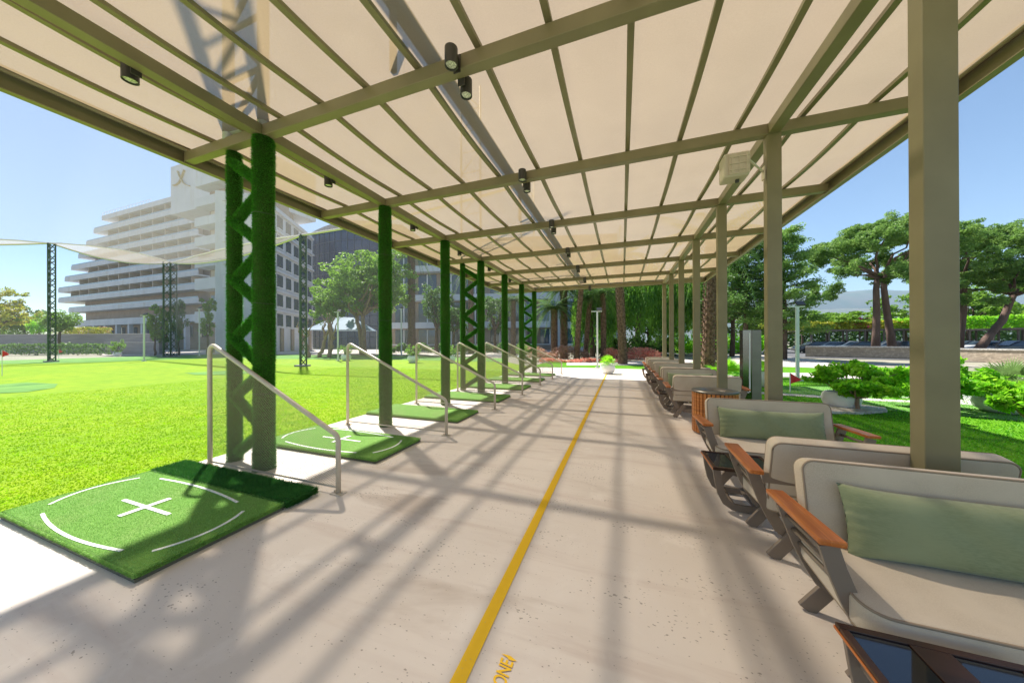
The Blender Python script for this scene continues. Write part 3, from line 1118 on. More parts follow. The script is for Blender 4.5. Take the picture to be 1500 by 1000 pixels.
def make_chair(pillow=True):
    t = thing('lounge_chair', '', 'chair', (0, 0, 0), 'beige lounge chairs in a row on the right')
    lean = R(-12)
    # seat cushion (lying): cushion() rotated by 90 deg
    vs, fs, pipe = cushion(1.16, .56, .125, .09, .022, .006)
    A = (0, -.09, .365); rx = R(-86)
    mb = MB(); mb.add(xf(vs, rx, A), fs); seat_ = mb.build('seat_cushion', M['cushion'], t, world=False, smooth=True)
    mb = MB()
    for pl in pipe: q = xf(pl, rx, A); mb.tube(q + [q[0], q[1]], .006, 6, cap=False)
    sc_ = mb.build('piping', M['piping'], t, world=False, smooth=True); sc_.parent = seat_
    # back cushion
    vs, fs, pipe = cushion(1.13, .47, .10, .06, .022, .005)
    A = (0, .155, .60)
    mb = MB(); mb.add(xf(vs, lean, A), fs); bc = mb.build('back_cushion', M['cushion'], t, world=False, smooth=True)
    mb = MB()
    for pl in pipe: q = xf(pl, lean, A); mb.tube(q + [q[0], q[1]], .006, 6, cap=False)
    q_ = mb.build('piping', M['piping'], t, world=False, smooth=True); q_.parent = bc
    # arms: tapered planks
    for s in (-1, 1):
        mb = MB()
        pr = []
        L_ = [(-.295, .600, .690), (-.285, .596, .694), (.0, .600, .694), (.24, .606, .690), (.25, .610, .684)]
        vs, fs = [], []
        for y, xi, xo in L_:
            zz = .636 - .02 * (y + .3) / .5
            for x, dz in ((xi, -.026), (xo, -.026), (xo + .002, 0), (xi - .002, 0)): vs.append((s * x, y, zz + dz))
        for i in range(len(L_) - 1):
            for j in range(4): fs.append((i * 4 + j, i * 4 + (j + 1) % 4, i * 4 + 4 + (j + 1) % 4, i * 4 + 4 + j))
        fs += [(0, 1, 2, 3), tuple((len(L_) - 1) * 4 + j for j in (3, 2, 1, 0))]
        mb.add(vs, fs); mb.build('armrest', M['wood_arm'], t, world=False, bevel=.006, seg=3)
        # bent side frames front and rear (plates in the XZ plane), and the splayed feet
        for yy in (-.25, .14):
            zt = .598 if yy < 0 else .585
            P = [(s * .645, zt), (s * .618, .50), (s * .575, .38), (s * .53, .28), (s * .485, .20), (s * .42, .155), (s * .33, .14), (s * .10, .138)]
            mb = MB(); mb.ribbon(P, .072, yy - .013, yy + .013); mb.build('side_frame', M['chairmetal'], t, world=False, bevel=.003)
            mb = MB(); mb.ribbon([(s * .36, .245), (s * .45, .125), (s * .54, .003)], .078, yy + .016, yy + .040); mb.build('leg', M['chairmetal'], t, world=False, bevel=.003)
        mb = MB()
        for z, x in ((.545, .632), (.475, .606), (.405, .578)):
            mb.tube([(s * x, -.24, z), (s * x, .13, z - .02)], .0135, 8)
        mb.build('side_slats', M['chairmetal'], t, world=False, smooth=True)
        mb = MB()
        mb.tube([(s * .50, -.24, .24), (s * .50, .13, .235)], .016, 8)
        mb.build('seat_rail', M['chairmetal'], t, world=False, smooth=True)
    mb = MB()
    mb.bar((-.60, .19, .555), (.60, .19, .555), .014, .07); mb.bar((-.52, .165, .40), (.52, .165, .40), .014, .055)
    mb.build('back_rail', M['chairmetal'], t, world=False, bevel=.003)
    if pillow:
        n1, n2 = 40, 20
        vs, fs = [], []
        for sgn in (1, -1):
            for i in range(n1 + 1):
                for j in range(n2 + 1):
                    u, v = -1 + 2 * i / n1, -1 + 2 * j / n2
                    x = .475 * u * (1 - .035 * (1 - v * v)); z = .175 * v * (1 - .13 * (1 - u ** 4) )
                    th_ = .075 * (max(0, 1 - u ** 6) ** .6) * (max(0, 1 - v ** 4) ** .55)
                    th_ += .007 * math.sin(7 * u + 4 * v + 2 * math.sin(3 * u)) * (1 - u * u) * (1 - v * v) + .005 * math.sin(22 * v + 5 * abs(u)) * abs(u) ** 4 * (1 - v * v)
                    vs.append((x, sgn * -th_, z))
        for sg in (0, 1):
            o_ = sg * (n1 + 1) * (n2 + 1)
            for i in range(n1):
                for j in range(n2):
                    a = o_ + i * (n2 + 1) + j
                    fs.append((a, a + n2 + 1, a + n2 + 2, a + 1))
        mb = MB(); mb.add(xf(vs, R(-14), (0, .045, .585)), fs)
        pm = mb.build('throw_pillow', M['pillow'], None, world=False, smooth=True)
        bm = bmesh.new(); bm.from_mesh(pm.data); bmesh.ops.remove_doubles(bm, verts=bm.verts, dist=.0006); bmesh.ops.recalc_face_normals(bm, faces=bm.faces); bm.to_mesh(pm.data); bm.free()
        return t, pm
    return t, None


chair, pil = make_chair()
XCH = 1.492
rows = [(2.0, 0), (2.78, 1), (4.0, 0), (6.98, 1), (8.12, 0), (8.98, 1), (10.12, 0), (10.98, 1), (12.12, 0), (12.98, 1), (14.12, 0)]
clabs = ['beige lounge chair facing the camera, nearest, cut by the right edge of the photo',
         'beige lounge chair seen from behind around the nearest square post',
         'beige lounge chair with green pillow just in front of the wooden bin',
         'beige lounge chair seen from behind just past the wooden bin',
         'beige lounge chair facing the camera at the fourth square post', 'beige lounge chair turned away at the fourth square post',
         'beige lounge chair facing the camera at the fifth square post', 'beige lounge chair turned away at the fifth square post',
         'beige lounge chair facing the camera at the sixth square post', 'beige lounge chair turned away at the sixth square post',
         'beige lounge chair facing the camera at the last square post']
plabs = ['long green pillow on the nearest lounge chair', 'long green pillow on the lounge chair turned away near the first post', 'long green pillow on the lounge chair beside the wooden bin']
tag(pil, None, 'pillow', 'green pillows on the lounge chairs')
for i, (y, back) in enumerate(rows):
    rz = math.pi if back else 0
    j = (.0, .012, -.01, .008, -.012)[i % 5]
    if i == 0: chair.location = (XCH, y, 0); chair['label'] = clabs[0]; pil.location = (XCH + .03, y, 0)
    else:
        dup(chair, (XCH + j, y, 0), clabs[i], rz=rz)
    if i and not (i == 1):
        p = pil.copy(); COL.objects.link(p); p.location = (XCH + j + (.0 if i != 2 else .0), y, 0); p.rotation_euler = (0, 0, rz)
    else:
        p = pil
    p['label'] = ('long green pillow on the ' + clabs[i][6:].split(',')[0]) if i else 'large green pillow leaning on the nearest lounge chair'
    if i == 2: p['label'] = 'green pillow on the lounge chair just in front of the wooden bin'


def make_table():
    t = thing('side_table', '', 'side table', (0, 0, 0), 'wood edged glass side tables')
    W_, H_, z = .50, .45, .385
    mb = MB()
    mb.span((-.25, -.225, z - .028), (.25, -.195, z)); mb.span((-.25, .195, z - .028), (.25, .225, z))
    mb.span((-.25, -.195, z - .0275), (-.222, .195, z - .0005)); mb.span((.222, -.195, z - .0275), (.25, .195, z - .0005))
    mb.span((-.055, -.195, z - .0275), (.055, .195, z - .0005))
    mb.build('table_frame', M['wood_dark'], t, world=False, bevel=.003)
    for a, b in ((-.221, -.056), (.056, .221)):
        mb = MB(); mb.span((a, -.194, z - .016), (b, .194, z - .006)); mb.build('glass_panel', M['glass_top'], t, world=False)
    for x, xx in ((-.2475, 1),):
        for a_ in (-.252, .252):
            mb = MB(); mb.span((a_ - .0015, -.225, z - .024), (a_ + .0015, .225, z - .014)); mb.build('wood_trim', M['wood_arm'], t, world=False)
    for yy in (-.19, .17):
        mb = MB()
        P = [(-.215, z - .03), (-.20, .25), (-.18, .15), (-.145, .075), (-.09, .04), (0, .034), (.09, .04), (.145, .075), (.18, .15), (.20, .25), (.215, z - .03)]
        mb.ribbon(P, .06, yy, yy + .022); mb.build('leg_frame', M['chairmetal'], t, world=False, bevel=.003)
    mb = MB()
    mb.bar((-.20, -.18, .30), (-.20, .17, .30), .012, .05); mb.bar((.20, -.18, .30), (.20, .17, .30), .012, .05)
    mb.bar((-.08, -.18, .045), (-.08, .18, .045), .03, .012); mb.bar((.08, -.18, .045), (.08, .18, .045), .03, .012)
    mb.build('leg_brace', M['chairmetal'], t, world=False)
    return t


tb = make_table()
tb.location = (1.035, 1.355, 0); tb['label'] = 'dark glass side table with wooden edge in the bottom right corner'
dup(tb, (1.00, 3.39, 0), 'dark glass side table between the second and third lounge chairs')
for y, l in ((7.56, 'dark glass side table past the wooden bin'), (9.56, 'dark glass side table, second past the wooden bin'), (11.56, 'dark glass side table, third past the wooden bin'), (13.56, 'dark glass side table farthest along the walkway')):
    dup(tb, (1.0, y, 0), l)

# ------------------------------------------------------------------ bin and steel stand
t = thing('litter_bin', 'round wooden slatted litter bin with a steel rim between the chairs', 'litter bin', (1.41, 5.85, 0))
mb = MB(); mb.lathe([(.29, .03), (.29, .66)], n=36); mb.build('inner_drum', M['black'], t, world=False, smooth='auto')
mb = MB()
for k in range(34):
    a = 2 * math.pi * k / 34
    mb.box((.312 * math.cos(a), .312 * math.sin(a), .345), (.018, .046, .64), 0, a)
mb.build('wooden_slats', M['wood'], t, world=False, bevel=.003)
mb = MB(); mb.lathe([(.315, .668), (.33, .67), (.332, .69), (.32, .70), (.18, .695), (.14, .66)], n=40); mb.build('steel_rim', M['stainless'], t, world=False, smooth='auto')
mb = MB(); mb.lathe([(.30, 0.002), (.30, .03)], n=36); mb.build('base_ring', M['chairmetal'], t, world=False)
sx = D(1099, 540, 6.6)
t = thing('steel_stand', 'tall brushed steel stand with a mirror front behind the chairs', 'stand', (sx.x, sx.y, 0))
mb = MB(); mb.box((.08, 0, .86), (.17, .20, 1.72)); mb.build('brushed_case', M['stainless'], t, world=False, bevel=.006)
mb = MB()
mb.span((-.16, -.10, 0), (-.01, -.085, 1.72)); mb.span((-.16, -.085, 0), (-.15, .1, 1.72)); mb.span((-.15, .08, 0), (-.01, .1, 1.72))
mb.build('mirror_panel', mat('mirror_steel', (.16, .17, .18), .12, metal=1), t, world=False)
mb = MB(); mb.span((-.055, -.108, .42), (-.03, -.101, 1.66)); mb.span((-.12, -.108, .40), (-.055, -.101, .42)); mb.build('handle', M['frame_white'], t, world=False)


# ------------------------------------------------------------------ nets and lattice poles on the field
def lattice_pole(px, py_base, dep, h, wd, label, three=True):
    b = D(px, 500, dep)
    t = thing('lattice_pole', label, 'net pole', (b.x, b.y, 0), 'lattice poles that carry the ball net')
    mb = MB()
    r = wd / 2
    cs = [(r * math.cos(a), r * math.sin(a)) for a in (R(60), R(180), R(300))]
    for c in cs: mb.tube([(c[0], c[1], 0), (c[0], c[1], h)], .045 if wd < 1 else .06, 6)
    n_ = int(h / (wd * 1.1)); hz = h / n_
    for j in range(n_):
        for a, b2 in ((0, 1), (1, 2), (2, 0)):
            p, q = (cs[a], cs[b2]) if j % 2 else (cs[b2], cs[a])
            mb.tube([(p[0], p[1], j * hz), (q[0], q[1], (j + 1) * hz)], .032, 5)
    mb.build('lattice_frame', M['latticegreen'], t, world=False)
    mb = MB(); mb.box((0, 0, .05), (wd * 1.5, wd * 1.5, .1)); mb.build('base_plate', M['greywall'], t, world=False)
    return Vector((b.x, b.y, h))


PA = lattice_pole(75, 533, 25.5, 9.75, .42, 'slim green lattice net pole at the left end of the lawn')
PB1 = lattice_pole(243, 525, 33, 10.2, .62, 'left of two green lattice net poles before the stepped hotel')
PB = lattice_pole(253, 525, 33.6, 10.2, .62, 'right of two green lattice net poles before the stepped hotel')
PC = lattice_pole(443, 541, 19.6, 8.3, .42, 'green lattice net pole between the hotel and the glass tower')
PZ = D(-420, 500, 20); PZ.z = 9.3
MZ = Vector((XL + SX, -3.5, 9.2))
far = [PZ, PA, PB, PC, Vector((XL + SX, Y0 + 12, 9.2))]
near = [MZ, Vector((XL + SX, Y0, 9.2)), Vector((XL + SX, Y0 + 4, 9.2)), Vector((XL + SX, Y0 + 6, 9.2)), Vector((XL + SX, Y0 + 12, 9.2))]
netm = MB()
NU, NV = 16, 18
grid = []
segs = len(far) - 1
for i in range(segs * NU + 1):
    s_ = min(i // NU, segs - 1); u = i / NU - s_
    fa = far[s_].lerp(far[s_ + 1], u); ne = near[s_].lerp(near[s_ + 1], u)
    dip = [1.3, 1.5, 1.5, .55][s_]
    fa = fa + Vector((0, 0, -dip * 4 * u * (1 - u) * .45)); ne = ne + Vector((0, 0, -.3 * 4 * u * (1 - u)))
    # the free edge curves inwards between poles
    row = []
    for j in range(NV + 1):
        v = j / NV
        p = fa.lerp(ne, v)
        L_ = (fa - ne).length
        p.z -= .026 * L_ * 4 * v * (1 - v)
        row.append(p)
    grid.append(row)
for row in grid: netm.v += [tuple(p) for p in row]
for i in range(segs * NU):
    for j in range(NV):
        a = i * (NV + 1) + j
        netm.f.append((a, a + NV + 1, a + NV + 2, a + 1)); netm.m.append(0)
tn = thing('overhead_net', 'pale overhead net stretched from the poles above the practice lawn', 'net', (-20, 8, 9))
for s_ in range(3):
    mb = MB(); vs = []
    hgt = (.55, .95, .8)[s_]
    for i in range(NU + 1):
        row = grid[s_ * NU + i]; p = row[0]; q = (row[1] - row[0]).normalized(); b_ = 4 * (i / NU) * (1 - i / NU)
        for f_ in (0, .5, 1): vs.append((p.x + q.x * .9 * f_ * b_, p.y + q.y * .9 * f_ * b_, p.z + hgt * b_ * f_ + .02 * math.sin(i * 1.9) * f_))
    mb.add(vs, [(i * 3 + j, i * 3 + 3 + j, i * 3 + 4 + j, i * 3 + 1 + j) for i in range(NU) for j in (0, 1)])
    mb.build('folded_hem', M['net_hem'], tn, smooth=True)
    mb = MB(); mb.tube(vs[2::3], .05, 6); mb.build('hem_rope', M['rope'], tn)
netm.build('net_sheet', M['net_roof'], tn, smooth=True)
mb = MB(); mb.tube([row[0] for row in grid], .07, 6)
mb.build('edge_rope', M['rope'], tn)
mb = MB()
vs = []
for row in grid:
    p = row[0]
    vs += [(p.x, p.y, p.z - .04), (p.x, p.y, .02)]
mb.add(vs, [(2 * i, 2 * i + 1, 2 * i + 3, 2 * i + 2) for i in range(len(grid) - 1)])
tag(mb.build('ball_net', M['net_wall']), 'fine see-through ball net hanging from the poles to the lawn', 'net')


# ------------------------------------------------------------------ vegetation
def clumps(ells, n, size, up=.3, sub=14, spread=.30, aspect=.5, fill=.25):
    """leaf quads gathered in small clumps over the shell of several ellipsoids"""
    vols = np.array([e[3] * e[4] * e[5] for e in ells]) ** .67
    cnt = (vols / vols.sum() * n).astype(int) + 1
    out = []
    for e, c in zip(ells, cnt):
        cen = np.array(e[:3]); rad = np.array(e[3:6])
        ns = max(6, int(sub * (1 + 0)))
        d = RNG.normal(size=(ns, 3)); d /= np.linalg.norm(d, axis=1)[:, None]
        rr = np.where(RNG.uniform(size=ns) < fill, RNG.uniform(.1, .6, ns), RNG.uniform(.62, 1.0, ns))
        sc = cen + d * rr[:, None] * rad
        which = RNG.integers(0, ns, c)
        g = RNG.normal(size=(c, 3)); g /= np.linalg.norm(g, axis=1)[:, None]
        g *= RNG.uniform(.2, 1, c)[:, None] ** .5
        P = sc[which] + g * spread * rad * np.array([1, 1, .8]) * RNG.uniform(.7, 1.2, ns)[which][:, None]
        out.append(P)
    P = np.concatenate(out)
    return leaf_quads(P, size, up, aspect)


def leaf_quads(P, size, up=.3, aspect=.5):
    k = len(P)
    a = RNG.normal(size=(k, 3)); a /= np.linalg.norm(a, axis=1)[:, None]
    nrm = RNG.normal(size=(k, 3)) + np.array([0, 0, up * 3]); nrm /= np.linalg.norm(nrm, axis=1)[:, None]
    b = np.cross(nrm, a); b /= np.linalg.norm(b, axis=1)[:, None] + 1e-9
    a = np.cross(b, nrm)
    s = size * RNG.uniform(.6, 1.35, k)
    V = np.stack([P - a * s[:, None] * .5, P + b * (s * aspect * .5)[:, None], P + a * s[:, None] * .5, P - b * (s * aspect * .5)[:, None]], 1)
    return V.reshape(-1, 3)


def crown(name, V, m, parent):
    return np_mesh(name, V, np.arange(len(V)).reshape(-1, 4), m, parent)


def limb(mb, p, q, r0, r1, n=8, wob=.06, seg=5):
    p, q = Vector(p), Vector(q); L_ = (q - p).length
    pts = [p.lerp(q, i / seg) + (Vector([random.uniform(-1, 1) * wob * L_ * .5 for _ in range(3)]) if 0 < i < seg else Vector()) for i in range(seg + 1)]
    mb.tube(pts, [r0 + (r1 - r0) * i / seg for i in range(seg + 1)], n)


def tree(name, label, base, h, ells, leaves, size, lm, bm_, r=.2, lean=(0, 0), trunkh=.45, group=None, cat='tree', sub=14, up=.3, spread=.3, aspect=.5, nstems=1, fill=.25, z0=0.0):
    """ells given relative to the base, in metres"""
    b = Vector((base[0], base[1], z0))
    t = thing(name, label, cat, tuple(b), group)
    mb = MB()
    for s_ in range(nstems):
        ofs = Vector((random.uniform(-1, 1), random.uniform(-1, 1), 0)) * (r * 1.6 if nstems > 1 else 0)
        top = b + Vector((lean[0], lean[1], h * trunkh)) + ofs * 3
        limb(mb, b + ofs - Vector((0, 0, .1)), top, r, r * .6, 10, .05)
        for e in ells:
            c = b + Vector(e[:3])
            if (c - top).length > 40: continue
            limb(mb, top - Vector((0, 0, h * .03)), c, r * .5, r * .1, 6, .12)
    mb.build('trunk', bm_, t, smooth=True)
    V = clumps([(b.x + e[0], b.y + e[1], b.z + e[2], e[3], e[4], e[5]) for e in ells], leaves, size, up, sub, spread, aspect, fill)
    crown('crown', V, lm, t)
    return t


def xy(px, dep):
    p = D(px, 500, dep); return (p.x, p.y)


def zat(px, py, dep): return D(px, py, dep).z


def round_tree(name, label, px, y0, y1, wpx, dep, lm, leaves=5000, size=.3, trunk_y=None, **kw):
    """crown spans y0..y1 (top, bottom) in the photo and wpx wide at a distance dep"""
    zt, zb2 = zat(px, y0, dep), zat(px, y1, dep)
    w_ = wpx * dep / F / 2; hz = (zt - zb2) / 2; cz = (zt + zb2) / 2
    el = [(0, 0, cz, w_ * .6, w_ * .6, hz * .75)]
    for i in range(7):
        a = i * 2.4
        el.append((w_ * .55 * math.cos(a), w_ * .55 * math.sin(a), cz + hz * random.uniform(-.4, .45), w_ * .42, w_ * .42, hz * .45))
    return tree(name, label, xy(px, dep), zt, el, leaves, size, lm, kw.pop('bark', M['bark']), r=kw.pop('r', .03 * zt), trunkh=kw.pop('trunkh', max(.1, (zb2 + hz * .3) / zt)), **kw)


def frond_mesh(P0, az, L_, droop, m_out, rise=.6, nl=22, ll=.45, wd=.035):
    """one feather frond as leaf quads along a bent spine"""
    d = np.array([math.cos(az), math.sin(az), 0.0]); sd = np.array([-math.sin(az), math.cos(az), 0.0])
    V = []
    for i in range(nl):
        t = (i + .5) / nl
        r_ = L_ * t * (1 - .15 * t * droop)
        z = rise * L_ * t - droop * L_ * t * t
        p = np.array(P0) + d * r_ + np.array([0, 0, z])
        tl = ll * math.sin(math.pi * min(1, .15 + t * .85)) ** .7 + .03
        for s in (-1, 1):
            tip = p + sd * s * tl * .85 + d * tl * .5 + np.array([0, 0, -tl * .35])
            b = d * wd
            V.append([p - b, p + b, tip + b * .2, tip - b * .2])
    # spine
    for i in range(6):
        t0, t1 = i / 6, (i + 1) / 6
        q = [np.array(P0) + d * L_ * t * (1 - .15 * t * droop) + np.array([0, 0, rise * L_ * t - droop * L_ * t * t]) for t in (t0, t1)]
        V.append([q[0] - sd * .02, q[0] + sd * .02, q[1] + sd * .015, q[1] - sd * .015])
    m_out += V


def palm(label, px, dep, ytop, h=None, r=.22, L_=2.4, n=34, lean=0, group='tall palms beyond the walkway', ll=.55, lm=None, bm_=None):
    b = Vector((*xy(px, dep), 0)); h = h or zat(px, ytop, dep)
    t = thing('palm_tree', label, 'palm tree', tuple(b), group)
    mb = MB()
    pts = [b + Vector((lean * (i / 8) ** 1.5, 0, h * i / 8 - (0.1 if i == 0 else 0))) for i in range(9)]
    mb.tube(pts, [r * 1.35, r * 1.1] + [r] * 6 + [r * 1.1], 14)
    # leaf-base scales
    for i in range(int(h / .16)):
        z = i * .16 + .1; tt = z / h
        for k in range(7):
            a = 2 * math.pi * (k + .5 * (i % 2)) / 7
            rr = r * (1.12 if tt > .15 else 1.3)
            cx = b.x + lean * tt ** 1.5 + rr * math.cos(a); cy = b.y + rr * math.sin(a)
            mb.add([(cx - .05 * math.sin(a), cy + .05 * math.cos(a), z), (cx + .05 * math.sin(a), cy - .05 * math.cos(a), z), (cx + .05 * math.cos(a), cy + .05 * math.sin(a), z + .13), (b.x + lean * tt ** 1.5 + rr * .85 * math.cos(a), b.y + rr * .85 * math.sin(a), z + .1)], [(0, 1, 2), (0, 2, 3), (1, 3, 2)])
    mb.build('trunk', bm_ or M['palmbark'], t)
    V = []
    tp = pts[-1]
    for i in range(n):
        az = i * 2.399; k = i / n
        frond_mesh((tp.x, tp.y, tp.z + .1), az, L_ * random.uniform(.85, 1.1), .25 + 1.05 * k, V, rise=.9 - 1.0 * k, ll=ll)
    V = np.array(V).reshape(-1, 3)
    crown('crown', V, lm or M['palmleaf'], t)
    return t


def bush(name, label, c, rx, ry, rz, n, size, m, group=None, cat='bush', kind=None, up=.3, z0=0, aspect=.5, stem=True):
    if kind:
        V = clumps([(c[0], c[1], z0 + rz * .5, rx, ry, rz * .55)], n, size, up, 40, .35, aspect)
        return tag(crown(name, V, m, None), label, cat, group, kind)
    t = thing(name, label, cat, (c[0], c[1], z0), group)
    el = [(c[0] + rx * .45 * math.cos(a), c[1] + ry * .45 * math.sin(a), z0 + rz * random.uniform(.4, .62), rx * .55, ry * .55, rz * .42) for a in (0, 1.3, 2.5, 3.8, 5.1)]
    V = clumps(el, n, size, up, 12, .35, aspect)
    crown('foliage', V, m, t)
    mb = MB()
    for a in (0, 1.3, 2.5, 3.8, 5.1): limb(mb, (c[0], c[1], z0 - .05), (c[0] + rx * .4 * math.cos(a), c[1] + ry * .4 * math.sin(a), z0 + rz * .6), .035, .012, 5, .1, 3)
    mb.build('stem', M['bark'], t)
    return t


def hedge(label, pa, pb, dep_a, dep_b, zb2, zt, th, n, size, m, name='hedge', cat='hedge', kind=None, group=None, ground=0):
    A, B = Vector((*xy(pa, dep_a), 0)), Vector((*xy(pb, dep_b), 0))
    L_ = (B - A).length; d = (B - A).normalized(); s = Vector((-d.y, d.x, 0))
    P = []
    face = RNG.uniform(size=n)
    u = RNG.uniform(0, L_, n); v = RNG.uniform(-th / 2, th / 2, n); z = RNG.uniform(zb2, zt, n)
    topm = face < .35; front = face > .6
    z = np.where(topm, zt + RNG.normal(size=n) * .06, z); v = np.where(front, np.sign(v) * th / 2 + RNG.normal(size=n) * .06, v)
    z = z + .08 * np.sin(u * 1.7) + .05 * np.sin(u * 4.1)
    P = np.array(A)[None] + u[:, None] * np.array(d) + v[:, None] * np.array(s); P[:, 2] = z
    V = leaf_quads(P, size, .4, .55)
    o = crown(name, V, m, None)
    return tag(o, label, cat, group, kind)


# --- centre, right of the hotel wing
round_tree('broadleaf_tree', 'deep green tree behind the weeping trees, left part', 895, 385, 505, 90, 42, M['leafdark'], 9000, .4, r=.3)
round_tree('broadleaf_tree', 'deep green tree behind the weeping trees, right part', 985, 385, 505, 100, 44, M['leafdark'], 9000, .4, r=.3)
round_tree('broadleaf_tree', 'large light green leafy tree behind the net, left of the plain green column', 535, 350, 478, 160, 38, M['leaf'], 26000, .34, bark=M['barkpale'], r=.3, nstems=2, sub=30, spread=.26)
round_tree('broadleaf_tree', 'smaller green leafy tree left of the large one, above the pale tent', 482, 415, 480, 60, 36, M['leaf'], 5000, .3, bark=M['barkpale'], r=.16, sub=20)
for i, (px, lean) in enumerate(((452, -.5), (468, .8), (482, .5), (400, -.6))):
    b = Vector((*xy(px, 31), 0))
    t = thing('bare_tree', ['bare pale branching tree trunk, left of three by the path', 'bare pale forked tree, middle of three by the path', 'bare pale forked tree, right of three by the path', 'bare thin tree against the white hotel wall'][i], 'tree', tuple(b), 'bare pale trees by the hotel')
    mb = MB()
    top = b + Vector((lean, 0, 1.9)); limb(mb, b - Vector((0, 0, .1)), top, .20, .13, 8, .12)
    mb.build('trunk', M['barkpale'], t, smooth=True)
    mb = MB()
    for a in range(4):
        q = top + Vector((math.cos(a * 1.9 + i) * .9, math.sin(a * 1.9) * .6, 1.2 + .4 * (a % 2))); limb(mb, top - Vector((0, 0, .1)), q, .11, .05, 6, .15)
        limb(mb, q, q + Vector((math.cos(a * 3) * .5, .2, .9)), .05, .02, 5, .15)
    mb.build('branches', M['barkpale'], t, smooth=True)
palm('tall date palm with a thick trunk behind the net, between plain green columns', 603, 40, 372, r=.42, L_=3.6, n=30, ll=.8)
palm('slender palm behind the net beside the second green column', 690, 40, 400, r=.3, L_=3.0, n=28, ll=.7)
palm('palm with a rough brown trunk, left of the pair by the white facade', 812, 27, 452, r=.26, L_=2.2, n=40, ll=.55)
palm('palm with a rough brown trunk, right of the pair by the white facade', 826, 28, 425, r=.30, L_=2.4, n=40, ll=.55)
palm('slender grey palm trunk leaning right past the pair of palms', 845, 24, 395, r=.17, lean=.5, L_=2.0, n=26, ll=.5)
palm('short slender palm beside the weeping trees', 858, 27, 438, r=.18, lean=.4, L_=2.0, n=30, ll=.5)
palm('stout palm trunk standing in the red flower bed', 912, 20.5, 380, r=.24, lean=-.3, L_=2.4, n=30, ll=.5)
palm('stout red brown palm trunk behind the far square posts', 1037, 14.5, 350, r=.26, lean=.25, L_=2.6, n=32, ll=.6)


# weeping trees
def weeping(label, px, dep, y0, y1, wpx, n):
    b = Vector((*xy(px, dep), 0)); zt, zb2 = zat(px, y0, dep), zat(px, y1, dep); w_ = wpx * dep / F / 2
    t = thing('weeping_tree', label, 'tree', tuple(b), 'weeping trees beyond the walkway')
    mb = MB(); limb(mb, b - Vector((0, 0, .1)), b + Vector((0, 0, zt * .6)), .28, .18, 8)
    for a in range(6): limb(mb, b + Vector((0, 0, zt * .55)), b + Vector((math.cos(a) * w_ * .6, math.sin(a) * w_ * .6, zt * .85)), .13, .04, 6, .15)
    mb.build('trunk', M['bark'], t, smooth=True)
    ns = n // 26
    a = RNG.uniform(0, 2 * math.pi, ns); rr = w_ * np.sqrt(RNG.uniform(0, 1, ns))
    top = zt - (zt - zb2) * .45 * (rr / w_) ** 2 - RNG.uniform(0, 1.4, ns); ln = RNG.uniform(.35, 1, ns) * (zt - zb2) * .62
    P = []
    for i in range(ns):
        u = RNG.uniform(0, 1, 26)
        P.append(np.stack([b.x + rr[i] * math.cos(a[i]) + RNG.normal(size=26) * .07, b.y + rr[i] * math.sin(a[i]) + RNG.normal(size=26) * .07, np.maximum(zb2, top[i] - u * ln[i])], 1))
    P = np.concatenate(P); k = len(P)
    s = RNG.uniform(.14, .34, k); th = RNG.uniform(0, math.pi, k); wv = .05
    dx = np.stack([np.cos(th) * wv, np.sin(th) * wv, np.zeros(k)], 1); dz = np.stack([RNG.normal(size=k) * .04, RNG.normal(size=k) * .04, -s], 1)
    V = np.stack([P - dx, P + dx, P + dx * .4 + dz, P - dx * .4 + dz], 1).reshape(-1, 3)
    crown('crown', V, M['leafweep'], t)


weeping('weeping pepper tree with hanging light green strands left of the stout palm', 868, 31, 385, 505, 60, 12000)
weeping('broad weeping pepper tree filling the gap above the red flowers', 935, 33, 370, 503, 120, 26000)
weeping('weeping pepper tree behind the farthest square posts', 1000, 34, 380, 500, 90, 18000)
round_tree('broadleaf_tree', 'dark evergreen tree deep behind the weeping trees', 950, 400, 500, 150, 48, M['leafdark'], 9000, .45, r=.3)
round_tree('broadleaf_tree', 'dark round tree behind the square posts left of the steel stand', 1050, 405, 500, 90, 45, M['leafdark'], 7000, .42, r=.3)

# conifers just right of the canopy
def conifer(label, px, dep, ytop, ybot, wpx, n, lm):
    b = Vector((*xy(px, dep), 0)); zt, zb2 = zat(px, ytop, dep), zat(px, ybot, dep); w_ = wpx * dep / F / 2
    t = thing('cypress_tree', label, 'tree', tuple(b), 'dark conifers right of the canopy')
    mb = MB(); limb(mb, b - Vector((0, 0, .1)), b + Vector((0, 0, zt * .95)), .24, .04, 8, .02)
    nb = 46; P = []
    for i in range(nb):
        u = i / nb; z = zb2 + (zt - zb2) * u; az = i * 2.4; L_ = w_ * (1 - .55 * u ** 1.6) * random.uniform(.55, 1.08)
        q = b + Vector((math.cos(az) * L_, math.sin(az) * L_, z + L_ * .18))
        limb(mb, b + Vector((0, 0, z)), q, .05, .012, 4, .08, 3)
        m_ = n // nb
        tt = RNG.uniform(.15, 1.05, m_) ** .7
        base_ = np.array([b.x, b.y, z]); tipv = np.array(q)
        pp = base_ + (tipv - base_) * tt[:, None] + RNG.normal(size=(m_, 3)) * np.array([.22, .22, .12]) * (w_ / 3.0) * 1.1
        P.append(pp)
    mb.build('trunk', M['bark'], t, smooth=True)
    crown('crown', leaf_quads(np.concatenate(P), .22, .2, .35), lm, t)


conifer('tall dark green conifer between two square posts', 1092, 27, 345, 470, 120, 28000, M['leafdark'])
conifer('tall conifer with open branches right of the second square post', 1148, 25, 338, 490, 105, 24000, M['leafpine'])
conifer('dark conifer behind the steel stand', 1072, 30, 372, 470, 80, 14000, M['leafdark'])


